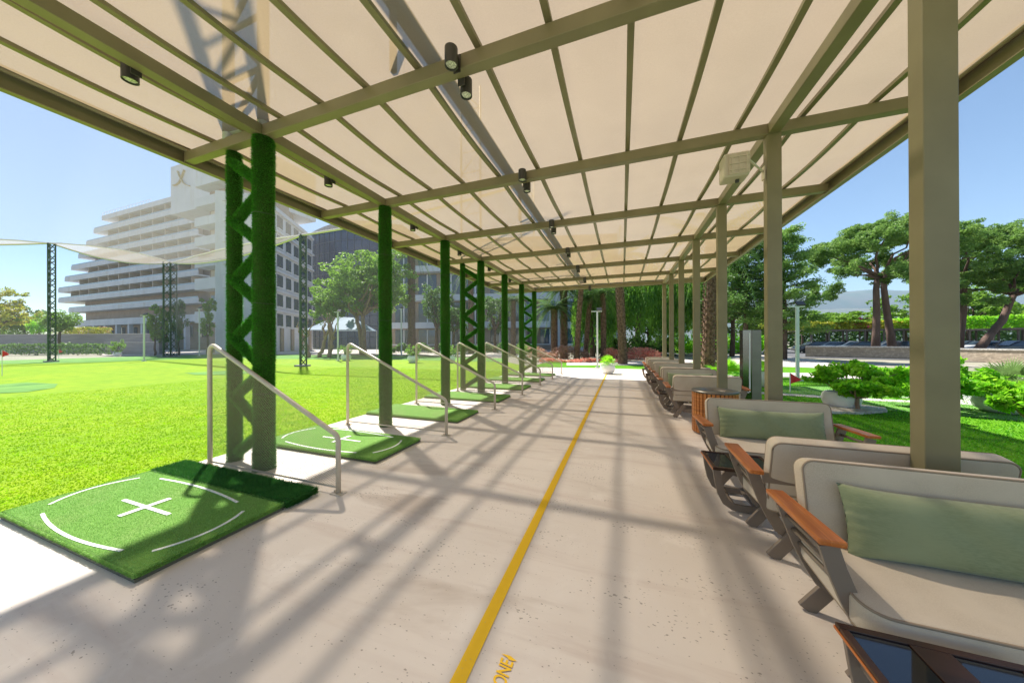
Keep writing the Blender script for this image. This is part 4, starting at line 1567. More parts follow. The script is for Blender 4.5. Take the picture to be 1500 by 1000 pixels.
# stone pines
def stone_pine(label, px, dep, ybase_z, ytop, ybot, wpx, leans, n):
    b = Vector((*xy(px, dep), ybase_z)); zt, zb2 = zat(px, ytop, dep), zat(px, ybot, dep); w_ = wpx * dep / F / 2; cz = (zt + zb2) / 2; hz = (zt - zb2) / 2
    t = thing('stone_pine', label, 'pine tree', tuple(b), 'stone pines beyond the garden')
    right = Vector((math.cos(R(YAW)), math.sin(R(YAW)), 0))
    mb = MB(); ells = []
    for i in range(40):
        a = i * 2.4; q_ = (i + .5) / 40; rr = w_ * math.sqrt(q_) * .88 * random.uniform(.8, 1.1)
        zz = cz + hz * (.70 - .75 * (rr / w_) ** 2 - (random.uniform(.3, 1.25) if i % 3 == 0 else random.uniform(-.08, .3)))
        ells.append((b.x + rr * math.cos(a), b.y + rr * math.sin(a), zz, w_ * random.uniform(.13, .23), w_ * random.uniform(.13, .23), hz * random.uniform(.18, .32)))
    for off, top in leans:
        p0 = b + right * off; p1 = b + right * top + Vector((0, 0, cz - ybase_z - hz * .4))
        mid = (p0 + p1) / 2 + right * (top - off) * .15
        pts = [p0 - Vector((0, 0, .2)), p0.lerp(mid, .5), mid, mid.lerp(p1, .55) - right * .08, p1]
        mb.tube(pts, [.34, .27, .25, .22, .16], 10)
        for e in random.sample(ells, 7): limb(mb, p1 - Vector((0, 0, .5)), e[:3], .13, .03, 6, .12)
    mb.build('trunk', M['pinebark'], t, smooth=True)
    V = clumps(ells, int(n * 1.9), .22, .1, 13, .44, .34, .4)
    crown('crown', V, M['leafpine'], t)


stone_pine('broad umbrella pine with two curved trunks left of the nearest post', 1290, 30, .4, 320, 432, 190, [(-.5, -.3), (1.2, .3)], 46000)
stone_pine('umbrella pine with a curved trunk just right of the nearest post', 1412, 30, .4, 322, 428, 150, [(-.6, .2)], 34000)
stone_pine('pine with a long leaning trunk near the right edge of the photo', 1480, 28, .4, 375, 445, 125, [(-3.2, .6)], 18000)
round_tree('broadleaf_tree', 'mid green bushy tree beyond the carports under the hills', 1212, 449, 487, 95, 42, M['leaf'], 7000, .32)
round_tree('broadleaf_tree', 'small olive green tree left of the bushy tree beyond the carports', 1175, 462, 487, 40, 50, M['leafdark'], 2500, .35)
round_tree('broadleaf_tree', 'purple pink bougainvillea tree beside the pine trunks', 1270, 458, 490, 34, 40, M['pink'], 3000, .2)
round_tree('broadleaf_tree', 'green tree between the pines and the nearest square post', 1325, 425, 490, 80, 42, M['leaf'], 6000, .32)
round_tree('broadleaf_tree', 'dense green tree right of the nearest square post', 1420, 405, 488, 110, 38, M['leaf'], 8000, .32)
round_tree('broadleaf_tree', 'dense green tree at the right edge behind the leaning pine', 1510, 415, 488, 110, 38, M['leaf'], 8000, .32)
round_tree('broadleaf_tree', 'far olive tree seen between the conifers', 1115, 452, 490, 60, 60, M['leaf'], 3000, .4)

# --- left background greenery
round_tree('broadleaf_tree', 'yellow green tree at the left edge of the photo', -5, 412, 490, 80, 50, M['leafyellow'], 6000, .35)
round_tree('broadleaf_tree', 'dark green tree behind the hedge at the far left', 35, 440, 490, 50, 55, M['leafdark'], 3000, .4)
round_tree('broadleaf_tree', 'round clipped olive green tree beside the slim net pole', 88, 451, 490, 46, 46, M['leaf'], 5000, .25, sub=40)
for i, (px, y0, dep, l) in enumerate(((227, 446, 40, 'tall narrow bush left of the paired net poles'), (262, 438, 40, 'tall narrow bush just right of the paired net poles'), (304, 430, 41, 'tall narrow bush against the hotel ground floor'), (240, 452, 43, 'narrow bush behind the paired net poles'))):
    zt = zat(px, y0, dep)
    tree('columnar_tree', l, xy(px, dep), zt, [(0, 0, zt * .62, .95, .95, zt * .34), (.2, 0, zt * .85, .7, .7, zt * .14), (-.1, 0, zt * .42, .75, .75, zt * .18)], 3200, .22, M['leafdark'] if i % 2 else M['leaf'], M['bark'], r=.12, trunkh=.3, group='narrow trees before the hotel')
hedge('clipped hedge along the foot of the grey terrace wall', -60, 155, 42, 41, .1, 1.35, 1.0, 6000, .22, M['leafdark'], kind=None)
hedge('tall green hedge on top of the terrace wall at the far left', -60, 48, 54, 54, 2.9, 5.6, 1.6, 5000, .3, M['leaf'])
for a, b_, l in ((85, 122, 'yellow topped clipped hedge on the terrace, left one'), (126, 158, 'yellow topped clipped hedge on the terrace, right one')):
    hedge(l, a, b_, 51, 51, 2.6, 4.0, 1.2, 1800, .22, M['leafyellow'])
for px, l in ((112, 'pink flowering shrub on the terrace, left one'), (150, 'pink flowering shrub on the terrace, right one')):
    bush('flowering_shrub', l, xy(px, 55), 1.4, 1.2, 1.4, 900, .22, M['salmon'], z0=3.1, cat='shrub')
bush('shrub', 'light green shrub beside the slim net pole on the terrace', xy(58, 50), 1.3, 1.3, 2.6, 1600, .25, M['leafbright'], z0=2.9, cat='shrub')


def wallblock(label, pa, pb, da, db, z0, z1, th, m, name='retaining_wall', cat='wall'):
    A, B = xy(pa, da), xy(pb, db)
    mb = MB(); mb.bar((A[0], A[1], (z0 + z1) / 2), (B[0], B[1], (z0 + z1) / 2), th, z1 - z0)
    t = thing(name, label, cat, (A[0], A[1], z0))
    mb.build('wall_face', m, t)
    mb = MB(); mb.bar((A[0], A[1], z1 + .05), (B[0], B[1], z1 + .05), th + .12, .1); mb.build('coping', M['gravel'], t)


wallblock('long grey terrace wall behind the hedge on the far left', -70, 222, 50, 47.5, 0, 2.9, .5, M['greywall'])
wallblock('lower grey wall with steps near the paired net poles', 157, 236, 44, 43, 0, 1.6, .5, M['greywall'])
mb = MB()
c = xy(185, 45)
for i in range(7): mb.box((c[0] - i * .35, c[1] + i * .18, .12 + i * .24), (.4, 3.0, .24), rz=R(-24))
tag(mb.build('garden_steps', M['path']), 'pale steps climbing the terrace behind the lawn', 'steps')


# ------------------------------------------------------------------ the hotel
YH = 44.0
ht = thing('hotel_building', 'white stepped hotel with long balcony bands and a logo on its roof block', 'hotel', (-110, YH, 0))
bl = [(92, 456), (88, 444), (88, 430), (97.5, 416), (107, 400), (117.5, 382), (129, 367), (140, 345), (152, 324)]
XRT = PY(292, 400, YH).x
zf = [10.9] + [14.2 + 3.14 * k for k in range(8)]
lefts = [PY(px, 450, YH).x for px, _ in bl]
lefts[0] = PY(103, 450, YH).x
win_n = 0
for k, (z, xl) in enumerate(zip(zf, lefts)):
    mb = MB()
    mb.span((xl, YH - .3, z), (XRT, YH + 16, z + .32)); mb.span((xl, YH - .35, z + .001), (XRT + .01, YH - .12, z + 1.25))
    mb.span((xl - .02, YH - .12, z + .002), (xl + .2, YH + 14, z + 1.24))
    mb.build('balcony_band', M['white'], ht)
    if k < 8 or True:
        zt = (zf[k + 1] if k < 8 else z + 3.0)
        if k == 8: continue
        xw = max(xl, lefts[k + 1]) + 2.6
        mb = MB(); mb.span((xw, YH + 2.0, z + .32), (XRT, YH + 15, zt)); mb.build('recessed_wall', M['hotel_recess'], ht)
        mb = MB(); mb.span((xl + .25, YH - .30, z + 1.25), (XRT, YH - .26, z + 1.55)); mb.build('glass_balustrade', M['railglass'], ht)
        mb = MB(); x = xl + .4
        while x < XRT - .3:
            mb.span((x, YH - .33, z + 1.25), (x + .07, YH - .305, z + 1.62)); x += 1.6
        mb.span((xl + .25, YH - .33, z + 1.56), (XRT, YH - .305, z + 1.62)); mb.build('hand_rail', M['railglass'], ht)
        if k == 0: continue
        # windows and partitions
        pitch = 5.6; x = XRT - 3
        while x - 4.6 > xw:
            mb = MB()
            for q in range(4):
                mb.span((x - 4.4 + q * 1.1, YH + 1.9, z + .4), (x - 3.38 + q * 1.1, YH + 1.985, z + 2.7), 1 if (q + k) % 3 else 0)
            mb.build('window', [M['curtain'], M['winglass']], ht)
            mb = MB(); mb.span((x + .1, YH - .1, z + .33), (x + .35, YH + 1.97, zt - .002)); mb.build('partition', M['partition'], ht)
            x -= pitch; win_n += 1
# ground storeys
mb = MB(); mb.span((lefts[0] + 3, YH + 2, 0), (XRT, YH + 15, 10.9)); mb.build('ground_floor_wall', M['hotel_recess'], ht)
mb = MB(); mb.span((lefts[0], YH - .4, 6.6), (XRT, YH + 2, 8.3)); mb.build('ground_floor_band', M['white'], ht)
for i in range(9):
    x = lefts[0] + 8 + i * 6.4
    mb = MB(); mb.span((x, YH - .2, 0), (x + .8, YH + .6, 6.6)); mb.build('pillar', M['white'], ht)
    mb = MB(); mb.span((x + 1.6, YH + 1.9, 3.0), (x + 5.4, YH + 1.98, 6.0)); mb.build('lobby_window', M['winglass'], ht)
# roof rail
mb = MB()
z = zf[8] + 1.25; x = lefts[8]
while x < XRT - 20:
    mb.span((x, YH - .2, z), (x + .06, YH - .14, z + .9)); x += 1.5
mb.span((lefts[8], YH - .2, z + .88), (XRT - 20, YH - .14, z + .94))
for i in range(6): mb.span((lefts[8] + 4 + i * 4.4, YH + 1, z), (lefts[8] + 6.4 + i * 4.4, YH + 3, z + .8 + .3 * (i % 2)))
mb.build('roof_rail', M['frame_white'], ht)
# central block
YC = 29.5
xa, xb = PY(285, 400, YC).x, PY(331, 400, YC).x
P1, P2 = D(383, 500, 48), D(458, 500, 67)
pg = [(xa + .3, YC + 1.8), (xb + 1.3, YC + 1.8), (P1.x - .25, P1.y), (P1.x - 7, P1.y + 10), (xa + .3, YC + 14)]
mb = MB(); mb.add([(x, y, 0) for x, y in pg] + [(x, y, 27.5) for x, y in pg], [(4, 3, 2, 1, 0), (5, 6, 7, 8, 9)] + [(i, (i + 1) % 5, (i + 1) % 5 + 5, i + 5) for i in range(5)]); mb.build('block_wall', M['hotel_recess'], ht)
for z in (4.7, 9.9, 13.4, 16.8, 19.9, 23.0, 26.2):
    mb = MB(); mb.span((xa, YC, z), (xb, YC + 1.9, z + (1.75 if z < 10 else 1.35))); mb.span((xb, YC + .3, z), (xb + 1.4, YC + 1.9, z + 1.35)); mb.build('balcony_band', M['white'], ht)
for z in (6.6, 11.8, 14.9, 18.3, 21.4):
    for q in range(3):
        mb = MB(); mb.span((xa + .8 + q * 2.6, YC + 1.7, z), (xa + 2.9 + q * 2.6, YC + 1.79, z + (2.6 if z < 10 else 1.5)))
        mb.build('window', M['winglass'] if (z < 10 or q == 1) else M['curtain'], ht)
mb = MB(); mb.span((xb + .2, YC + .2, 0), (xb + 1.0, YC + 1.9, 27.5)); mb.build('white_fin', M['white'], ht)
# roof block with emblem
pa = PY(250, 245, 34); pb = PY(300, 245, 34)
mb = MB(); mb.span((pa.x, 34, 26), (pb.x + 12, 46, pa.z)); mb.build('roof_block', M['white'], ht)
mb = MB()
zc_ = pa.z


def emb(pts, wd=.3):
    P = [PY(px, py, 33.9) for px, py in pts]
    for a, b in zip(P[:-1], P[1:]): mb.bar((a.x, 33.86, a.z), (b.x, 33.86, b.z), .12, wd, up=(0, 1, 0))


emb([(261, 251), (263.5, 258), (266, 263), (269, 268), (273, 271), (278, 272.5)], .34)
emb([(270.5, 249), (268, 256), (265.5, 263), (262.5, 268), (258.5, 271), (254, 272)], .34)
mb.build('roof_emblem', M['gold'], ht)

# gable wing running away, white with square windows
P1, P2 = D(383, 500, 48), D(458, 500, 67)
gw = thing('hotel_end_wing', 'white hotel end wing with rows of square dark windows behind the grass columns', 'hotel wing', (P1.x, P1.y, 0))
dv = (P2 - P1); dv.z = 0; L_ = dv.length; dv.normalize(); nv = Vector((dv.y, -dv.x, 0))
mb = MB()
A = P1; B = P1 + dv * L_
mb.add([(A.x, A.y, 0), (B.x, B.y, 0), (B.x - nv.x * 18, B.y - nv.y * 18, 0), (A.x - nv.x * 6, A.y - nv.y * 6, 0), (A.x, A.y, 24.5), (B.x, B.y, 24.5), (B.x - nv.x * 18, B.y - nv.y * 18, 24.5), (A.x - nv.x * 6, A.y - nv.y * 6, 24.5)],
       [(0, 3, 2, 1), (4, 5, 6, 7), (0, 1, 5, 4), (1, 2, 6, 5), (2, 3, 7, 6), (3, 0, 4, 7)])
mb.build('wing_wall', M['white'], gw)
for r_ in range(6):
    z = 4.2 + r_ * 3.35
    mb = MB(); c_ = A + dv * (L_ / 2) + nv * .2
    mb.bar((A.x + nv.x * .2, A.y + nv.y * .2, z + 2.75), (B.x + nv.x * .2, B.y + nv.y * .2, z + 2.75), .35, .35); mb.build('floor_band', M['white'], gw)
    for q in range(6):
        c_ = A + dv * (2.6 + q * (L_ - 4.2) / 5)
        a_ = c_ - dv * .95; b_ = c_ + dv * .95
        mb = MB(); mb.bar((a_.x + nv.x * .02, a_.y + nv.y * .02, z + 1.2), (b_.x + nv.x * .02, b_.y + nv.y * .02, z + 1.2), .08, 2.1); wo = mb.build('window', M['winglass'], gw)
        mb = MB(); mb.bar((a_.x + nv.x * .1, a_.y + nv.y * .1, z + .1), (b_.x + nv.x * .1, b_.y + nv.y * .1, z + .1), .2, .12); mb.build('sill', M['frame_white'], gw).parent = wo
        wo2 = gw.children[-1] if gw.children else None
for q in range(5):
    c_ = A + dv * (2 + q * (L_ - 4) / 4) + nv * .15
    mb = MB(); mb.bar((c_.x, c_.y, 0), (c_.x, c_.y, 4.0), .5, .5); mb.build('pillar', M['hotel_recess'], gw)

# glass tower
ta, tb_ = D(455, 500, 92), D(590, 500, 86)
tw = thing('glass_tower', 'dark blue glass tower behind the large leafy tree', 'tower', (ta.x, ta.y, 0))
mb = MB(); n_ = 14
dirv = (tb_ - ta); perp = Vector((-dirv.y, dirv.x, 0)).normalized()
front = [ta.lerp(tb_, i / n_) - perp * 3.0 * math.sin(math.pi * i / n_) for i in range(n_ + 1)]
back = [p + perp * 16 for p in front]
H_ = 34.0
vs = [(p.x, p.y, 0) for p in front] + [(p.x, p.y, H_ + 1.2 * math.sin(math.pi * i / n_)) for i, p in enumerate(front)] + [(p.x, p.y, 0) for p in back] + [(p.x, p.y, H_) for p in back]
m_ = n_ + 1; fs = []
for i in range(n_): fs += [(i, i + 1, m_ + i + 1, m_ + i), (m_ + i, m_ + i + 1, 3 * m_ + i + 1, 3 * m_ + i), (2 * m_ + i + 1, 2 * m_ + i, 3 * m_ + i, 3 * m_ + i + 1)]
fs += [(0, m_, 3 * m_, 2 * m_), (n_, 2 * m_ + n_, 3 * m_ + n_, m_ + n_)]
mb.add(vs, fs); mb.build('glass_facade', M['darktower'], tw)
mb = MB()
for z in range(3, 34, 3): mb.tube([(p.x - perp.x * .1, p.y - perp.y * .1, z) for p in front], .09, 4)
for p in front[::1]: mb.bar((p.x - perp.x * .1, p.y - perp.y * .1, 0), (p.x - perp.x * .1, p.y - perp.y * .1, H_), .12, .12)
mb.build('mullions', M['towerline'], tw)

# low wing across the middle
la, lb = D(572, 500, 60), D(905, 500, 56)
lw = thing('low_hotel_wing', 'white low hotel wing with wide dark window bays behind the palms', 'hotel wing', (la.x, la.y, 0))
d_ = (lb - la); d_.z = 0; LL = d_.length; d_.normalize(); pn = Vector((d_.y, -d_.x, 0))


def lbx(u0, u1, v0, v1, z0, z1, nm, m):
    a = la + d_ * u0; b = la + d_ * u1
    c0 = a + pn * (v0 + v1) / 2; c1 = b + pn * (v0 + v1) / 2
    mb = MB(); mb.bar((c0.x, c0.y, (z0 + z1) / 2), (c1.x, c1.y, (z0 + z1) / 2), abs(v1 - v0), z1 - z0)
    return mb.build(nm, m, lw)


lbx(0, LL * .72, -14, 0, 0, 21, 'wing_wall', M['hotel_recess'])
lbx(LL * .72, LL, -14, 0.003, 0, 21, 'end_wall', M['white'])
for z0_, z1_ in ((1.2, 3.9), (5.2, 9.0), (10.6, 14.4), (15.8, 18.2)):
    nb_ = 9
    for q in range(nb_):
        u0 = 1 + q * (LL - 1) / nb_
        wo = lbx(u0, u0 + LL / nb_ - (1.2 if q < 6 else 2.0), .0, .06, z0_, z1_, 'window', M['blueglass'] if q > 5 else M['winglass'])
        f = lbx(u0 + (LL / nb_ - 1.2) / 2 - .1, u0 + (LL / nb_ - 1.2) / 2 + .1, .062, .16, z0_, z1_, 'frame', M['frame_white']); f.parent = wo
        f.matrix_parent_inverse = Matrix()
        f.location = (0, 0, 0)
for z in (4.1, 9.2, 14.6, 18.6):
    lbx(0, LL * .72, 0.1, 1.8, z, z + 1.1, 'balcony_band', M['white'])
lbx(0, LL, 2.5, 2.6, 1.0, 1.12, 'terrace_rail', M['frame_white'])
# pale tent in front
tc_ = Vector((*xy(500, 41), 0))
tt = thing('shade_tent', 'pale blue grey peaked tent under the leafy trees', 'tent', tuple(tc_))
rt = Vector((math.cos(R(YAW)), math.sin(R(YAW)), 0)); fw = Vector((-rt.y, rt.x, 0))
mb = MB()
cs = [tc_ + rt * a + fw * b for a, b in ((-3.2, -2.5), (3.6, -2.5), (3.6, 2.5), (-3.2, 2.5))]
pk = [tc_ + rt * -.8 + Vector((0, 0, 4.9)), tc_ + rt * 1.6 + Vector((0, 0, 4.8))]
vs = [(c.x, c.y, 3.1) for c in cs] + [tuple(p) for p in pk]
mb.add(vs, [(0, 1, 5, 4), (1, 2, 5), (2, 3, 4, 5), (3, 0, 4)]); mb.build('tent_canvas', M['tent'], tt)
for c in cs:
    mb = MB(); mb.tube([(c.x, c.y, 0), (c.x, c.y, 3.1)], .05, 6); mb.build('tent_pole', M['polegrey'], tt)


# ------------------------------------------------------------------ garden pieces
def lamp_post(px, dep, ytop, label, grp='garden floodlight posts', w_=.09):
    b = xy(px, dep); h = zat(px, ytop, dep)
    t = thing('lamp_post', label, 'lamp post', (b[0], b[1], 0), grp)
    mb = MB(); mb.box((0, 0, h / 2), (w_, w_, h)); mb.box((0, 0, .02), (.25, .25, .04)); mb.build('post', M['polegrey'], t, world=False)
    mb = MB(); mb.bar((-.3, -.1, h), (.25, .08, h), .05, .05); mb.build('cross_arm', M['polegrey'], t, world=False)
    mb = MB(); mb.add([(-.02, -.10, h + .06), (.26, -.02, h + .06), (.24, .14, h + .22), (-.04, .06, h + .22), (-.02, -.06, h + .02), (.26, .02, h + .02), (.24, .18, h + .18), (-.04, .1, h + .18)], [(0, 1, 2, 3), (4, 7, 6, 5), (0, 4, 5, 1), (1, 5, 6, 2), (2, 6, 7, 3), (3, 7, 4, 0)])
    mb.build('floodlight', M['black'], t, world=False)


lamp_post(1168, 11.6, 449, 'square pale floodlight post on the right lawn beside the road')
lamp_post(875, 17.6, 456, 'pale floodlight post beyond the end of the walkway')
lamp_post(495, 25.5, 457, 'thin pale floodlight post before the bare trees')
lamp_post(211, 26, 462, 'thin pale floodlight post left of the paired net poles')
lamp_post(292, 36, 452, 'thin pale floodlight post before the hotel ground floor')
lamp_post(588, 36, 452, 'thin pale post beside the thick date palm', w_=.12)


def flag(px, dep, ytop, label):
    b = xy(px, dep); h = zat(px, ytop, dep)
    t = thing('golf_flag', label, 'golf flag', (b[0], b[1], 0), 'red golf hole flags')
    mb = MB(); mb.tube([(0, 0, 0), (0, 0, h)], .014, 6); mb.build('pole', M['white2'], t, world=False)
    mb = MB(); q = rt * .34
    mb.add([(0, 0, h), (q.x * .5, q.y * .5 + .03, h - .1), (q.x, q.y, h - .2), (q.x * .5, q.y * .5 - .02, h - .26), (0, 0, h - .32)], [(0, 1, 2, 3, 4)])
    sol = mb.build('flag_cloth', M['redflag'], t, world=False)
    so_ = sol.modifiers.new('thick', 'SOLIDIFY'); so_.thickness = .006


flag(3, 14.5, 513, 'red golf flag at the left edge of the lawn')
flag(1157, 9.0, 546, 'red golf flag on the right putting green near the lamp post')
flag(86, 27, 512, 'small red golf flag right of the slim net pole')


def planter(label, px, pyb, wpx, h, plant=None, n=14, r0=None):
    g = G(px, pyb); dep = (g - Vector((0, 0, 0))).dot(fw)
    r = wpx * dep / F / 2
    t = thing('planter', label, 'planter', (g.x, g.y, 0), 'white planters in the garden')
    mb = MB(); mb.lathe([(r * .62, 0), (r * .9, h * .25), (r, h * .55), (r * .93, h * .85), (r * .8, h), (r * .72, h), (r * .7, h * .86)], n=28); mb.build('pot', M['pot'], t, world=False, smooth='auto')
    mb = MB(); mb.lathe([(r * .7, h * .80), (r * .7, h * .88)], n=20); mb.build('soil', M['bark'], t, world=False)
    return g, r


def fan_palm(label, g, z, R_, n, m, seed=0, name='fan_palm'):
    t = thing(name, label, 'plant', (g.x, g.y, z))
    V = []
    for i in range(n):
        az = i * 2.399; el = R(80 - 70 * (i / n)); L_ = R_ * random.uniform(.6, 1.0)
        c = np.array([g.x, g.y, z]) + np.array([math.cos(az) * math.cos(el), math.sin(az) * math.cos(el), math.sin(el)]) * L_ * .6
        base_ = np.array([g.x, g.y, z])
        ax = (c - base_) / np.linalg.norm(c - base_)
        sd = np.cross(ax, [0, 0, 1]); sd /= np.linalg.norm(sd)
        V.append([base_ - sd * .006, base_ + sd * .006, c + sd * .005, c - sd * .005])
        for q in range(18):
            a = R(-80 + 160 * q / 17)
            dd = ax * math.cos(a) + sd * math.sin(a); tip = c + dd * L_ * .45 + np.array([0, 0, -.09 * L_])
            wv = np.cross(dd, np.cross(ax, sd)); wv = wv / (np.linalg.norm(wv) + 1e-9) * .014 * R_
            V.append([c, c + dd * L_ * .2 + wv, tip, c + dd * L_ * .2 - wv])
    crown('fronds', np.array(V).reshape(-1, 3), m, t)


g, r = planter('large round white planter under the nearest leafy shrub on the right', 1232, 597, 43, .36)
g, r = planter('round white planter holding a fan palm at the right edge', 1472, 604, 58, .34)
fan_palm('spiky fan palm growing in the round white planter at the right edge', g, .28, .95, 34, M['palmlight'])
g, r = planter('white planter with a cycad beyond the end of the walkway', 890, 547, 22, .42); fan_palm('green cycad in the planter beyond the end of the walkway', g, .36, .62, 30, M['leafbright'], name='cycad')
for px, py_, wpx, l in ((507, 528, 14, 'by the thin post'), (605, 531, 16, 'right of the date palm'), (1120, 566, 26, 'behind the steel stand'), (660, 531, 15, 'behind the third green column'), (765, 530, 15, 'near the farthest rails')):
    g, r = planter('small white planter with a round bush ' + l, px, py_, wpx, .5)
    if px == 1120: fan_palm('light green spiky plant in the planter ' + l, g, .4, .7, 26, M['leafbright'])
    else: bush('potted_bush', 'round bush growing in the white planter ' + l, (g.x, g.y), .62, .62, 1.0, 900, .10, M['leaf'], z0=.40, cat='bush')
g = G(158, 524); g2, r = planter('white planter with a shrub before the terrace steps', 172, 522, 9, .5)
bush('potted_bush', 'green shrub in the white planter before the terrace steps', (g2.x, g2.y), .8, .8, 1.6, 900, .14, M['leaf'], z0=.4)
for px, dep, l in ((1062, 11.5, 'bright green agave like plant behind the third square post'), (1035, 15, 'bright green agave like plant at the foot of the red brown palm')):
    b = xy(px, dep); fan_palm(l, Vector((b[0], b[1], 0)), .05, .95, 40, M['leafbright'], name='garden_plant')

# leafy shrubs on stems (lemon trees), the big ones right of the posts
def lemon(label, px, pyb, ytop, ybot, cx, wpx, n, size=.10):
    g = G(px, pyb); dep = g.dot(fw)
    zt, zb2 = zat(cx, ytop, dep), zat(cx, ybot, dep); w_ = wpx * dep / F / 2; off = (cx - px) * dep / F
    c = rt * off
    ells = []
    for i in range(24):
        a = i * 2.4; q_ = (i + .3) / 24; rr = w_ * math.sqrt(q_) * .84
        ells.append((c.x + rr * math.cos(a), c.y + rr * math.sin(a), (zt + zb2) / 2 + (zt - zb2) * random.uniform(-.42, .36) * (1 - .55 * q_), w_ * random.uniform(.17, .27), w_ * random.uniform(.17, .27), (zt - zb2) * random.uniform(.13, .2)))
    tree('citrus_tree', label, (g.x, g.y), zt, ells, n, size, M['leafbright'], M['barkpale'], r=.045, trunkh=max(.15, zb2 * 1.1) / zt, lean=(c.x * .3, c.y * .3), group='low leafy citrus trees', sub=8, spread=.62, aspect=.46, fill=.4, up=.0)


lemon('bright green leafy citrus tree over the round white planter', 1256, 602, 525, 582, 1258, 104, 8500)
lemon('bright green leafy citrus tree behind the nearest square post', 1385, 598, 512, 585, 1366, 112, 10000)
lemon('bright green leafy branch of a citrus tree at the right edge', 1530, 640, 540, 622, 1528, 104, 9000)

# more greenery in the middle distance
for px, y0, l in ((640, 405, 'dark bushy tree before the low wing, right of the thick date palm'), (725, 425, 'dark bushy tree before the low wing, beside the doubled grass columns'), (665, 440, 'small dark tree before the low wing between the grass columns')):
    round_tree('broadleaf_tree', l, px, y0, 492, 62, 43, M['leafdark'], 4500, .34)
palm('palm standing before the low wing near the far grass columns', 752, 36, 440, r=.26, L_=2.4, n=30, ll=.55)
palm('palm behind the lamp at the end of the walkway', 884, 26, 430, r=.2, L_=2.2, n=30, ll=.55)
hedge('dark line of far trees beyond the car park', 1080, 1680, 62, 56, 0, 5.2, 4, 26000, .6, M['leafdark'], name='tree_line', cat='trees', kind='stuff')
hedge('dark line of far shrubs at the left beyond the terrace', -120, 90, 66, 62, 0, 6.0, 4, 5000, .5, M['leafdark'], name='tree_line', cat='trees', kind='stuff')

# flower beds
def bed(label, px0, px1, dep, h, m, n, name='flower_bed', dd=1.6, size=.10):
    A, B = xy(px0, dep), xy(px1, dep)
    cxx, cyy = (A[0] + B[0]) / 2, (A[1] + B[1]) / 2; rx_ = math.hypot(A[0] - B[0], A[1] - B[1]) / 2
    ang = math.atan2(B[1] - A[1], B[0] - A[0])
    u = RNG.uniform(-1, 1, n) * rx_; v = RNG.uniform(-1, 1, n) * dd / 2; z = h * (RNG.uniform(.0, 1, n) ** .5) * (.8 + .3 * np.sin(u * 2.2 + v))
    P = np.stack([cxx + u * math.cos(ang) - v * math.sin(ang), cyy + u * math.sin(ang) + v * math.cos(ang), z], 1)
    tag(crown(name, leaf_quads(P, size, .5, .7), m, None), label, 'flowers', kind='stuff')


bed('salmon pink flower bed below the palms past the rails', 772, 862, 25, 1.1, M['salmon'], 6000)
bed('low white and red flowers edging the salmon bed', 790, 905, 22.5, .28, M['red'], 3500, dd=1.0)
bed('red and pink flower bed left of the first lounge chairs far away', 888, 962, 24, .95, M['red'], 6500)
bed('green shrubs behind the flower beds', 860, 985, 33, 1.8, M['leafdark'], 6000, name='shrub_bed', size=.25)
bed('low green shrubs behind the posts', 985, 1130, 36, 2.2, M['leafbright'], 6000, name='shrub_bed', size=.25)
bed('low plants before the low hotel wing', 560, 780, 44, 1.3, M['leafdark'], 7000, name='shrub_bed', size=.28)


# stone walls, car park, carports
wallblock('stone garden wall before the parked cars on the right', 1180, 1345, 30, 25, -.05, .88, .4, M['stone'], 'stone_wall')
wallblock('stone garden wall continuing right of the nearest square post', 1345, 1620, 25, 17.5, -.05, .80, .4, M['stone'], 'stone_wall')
wallblock('low beige wall across the road behind the farthest chairs', 935, 1080, 44, 43, -.05, 1.3, .4, M['stone'], 'stone_wall')
sheet('parking_lot', [tuple(G(x, y)[:2]) for x, y in ((1120, 522), (1345, 527), (1700, 536), (1700, 510), (1100, 510))], -.03, M['asphalt'])


def carport(label, pa, pb, da, db, z, cr, n):
    A, B = Vector((*xy(pa, da), 0)), Vector((*xy(pb, db), 0)); d = (B - A).normalized(); s = Vector((-d.y, d.x, 0))
    t = thing('carport', label, 'carport', tuple(A), 'flat carports over the parked cars')
    mb = MB(); mb.bar((A.x, A.y, z), (B.x, B.y, z), 4.5, .14); mb.build('roof_deck', M['carport'], t)
    for i in range(n):
        for q in (-2.0, 2.0):
            p = A.lerp(B, (i + .5) / n) + s * q
            mb = MB(); mb.bar((p.x, p.y, -.03), (p.x, p.y, z - .08), .12, .12); mb.build('carport_post', M['carport'], t)


carport('long flat carport behind the stone wall left of the nearest post', 1165, 1345, 40, 36, 2.75, None, 7)
carport('long flat carport right of the nearest post', 1350, 1600, 35, 27, 2.55, None, 7)
hedge('flowering vines covering the left carport roof', 1120, 1345, 43, 39, 2.8, 3.9, 3.5, 7000, .28, M['leafyellow'], name='vine', cat='vines', kind='stuff')
hedge('green vines on top of the right carport roof', 1250, 1620, 42, 31, 2.8, 4.1, 4.0, 9000, .28, M['leafbright'], name='vine', cat='vines', kind='stuff')


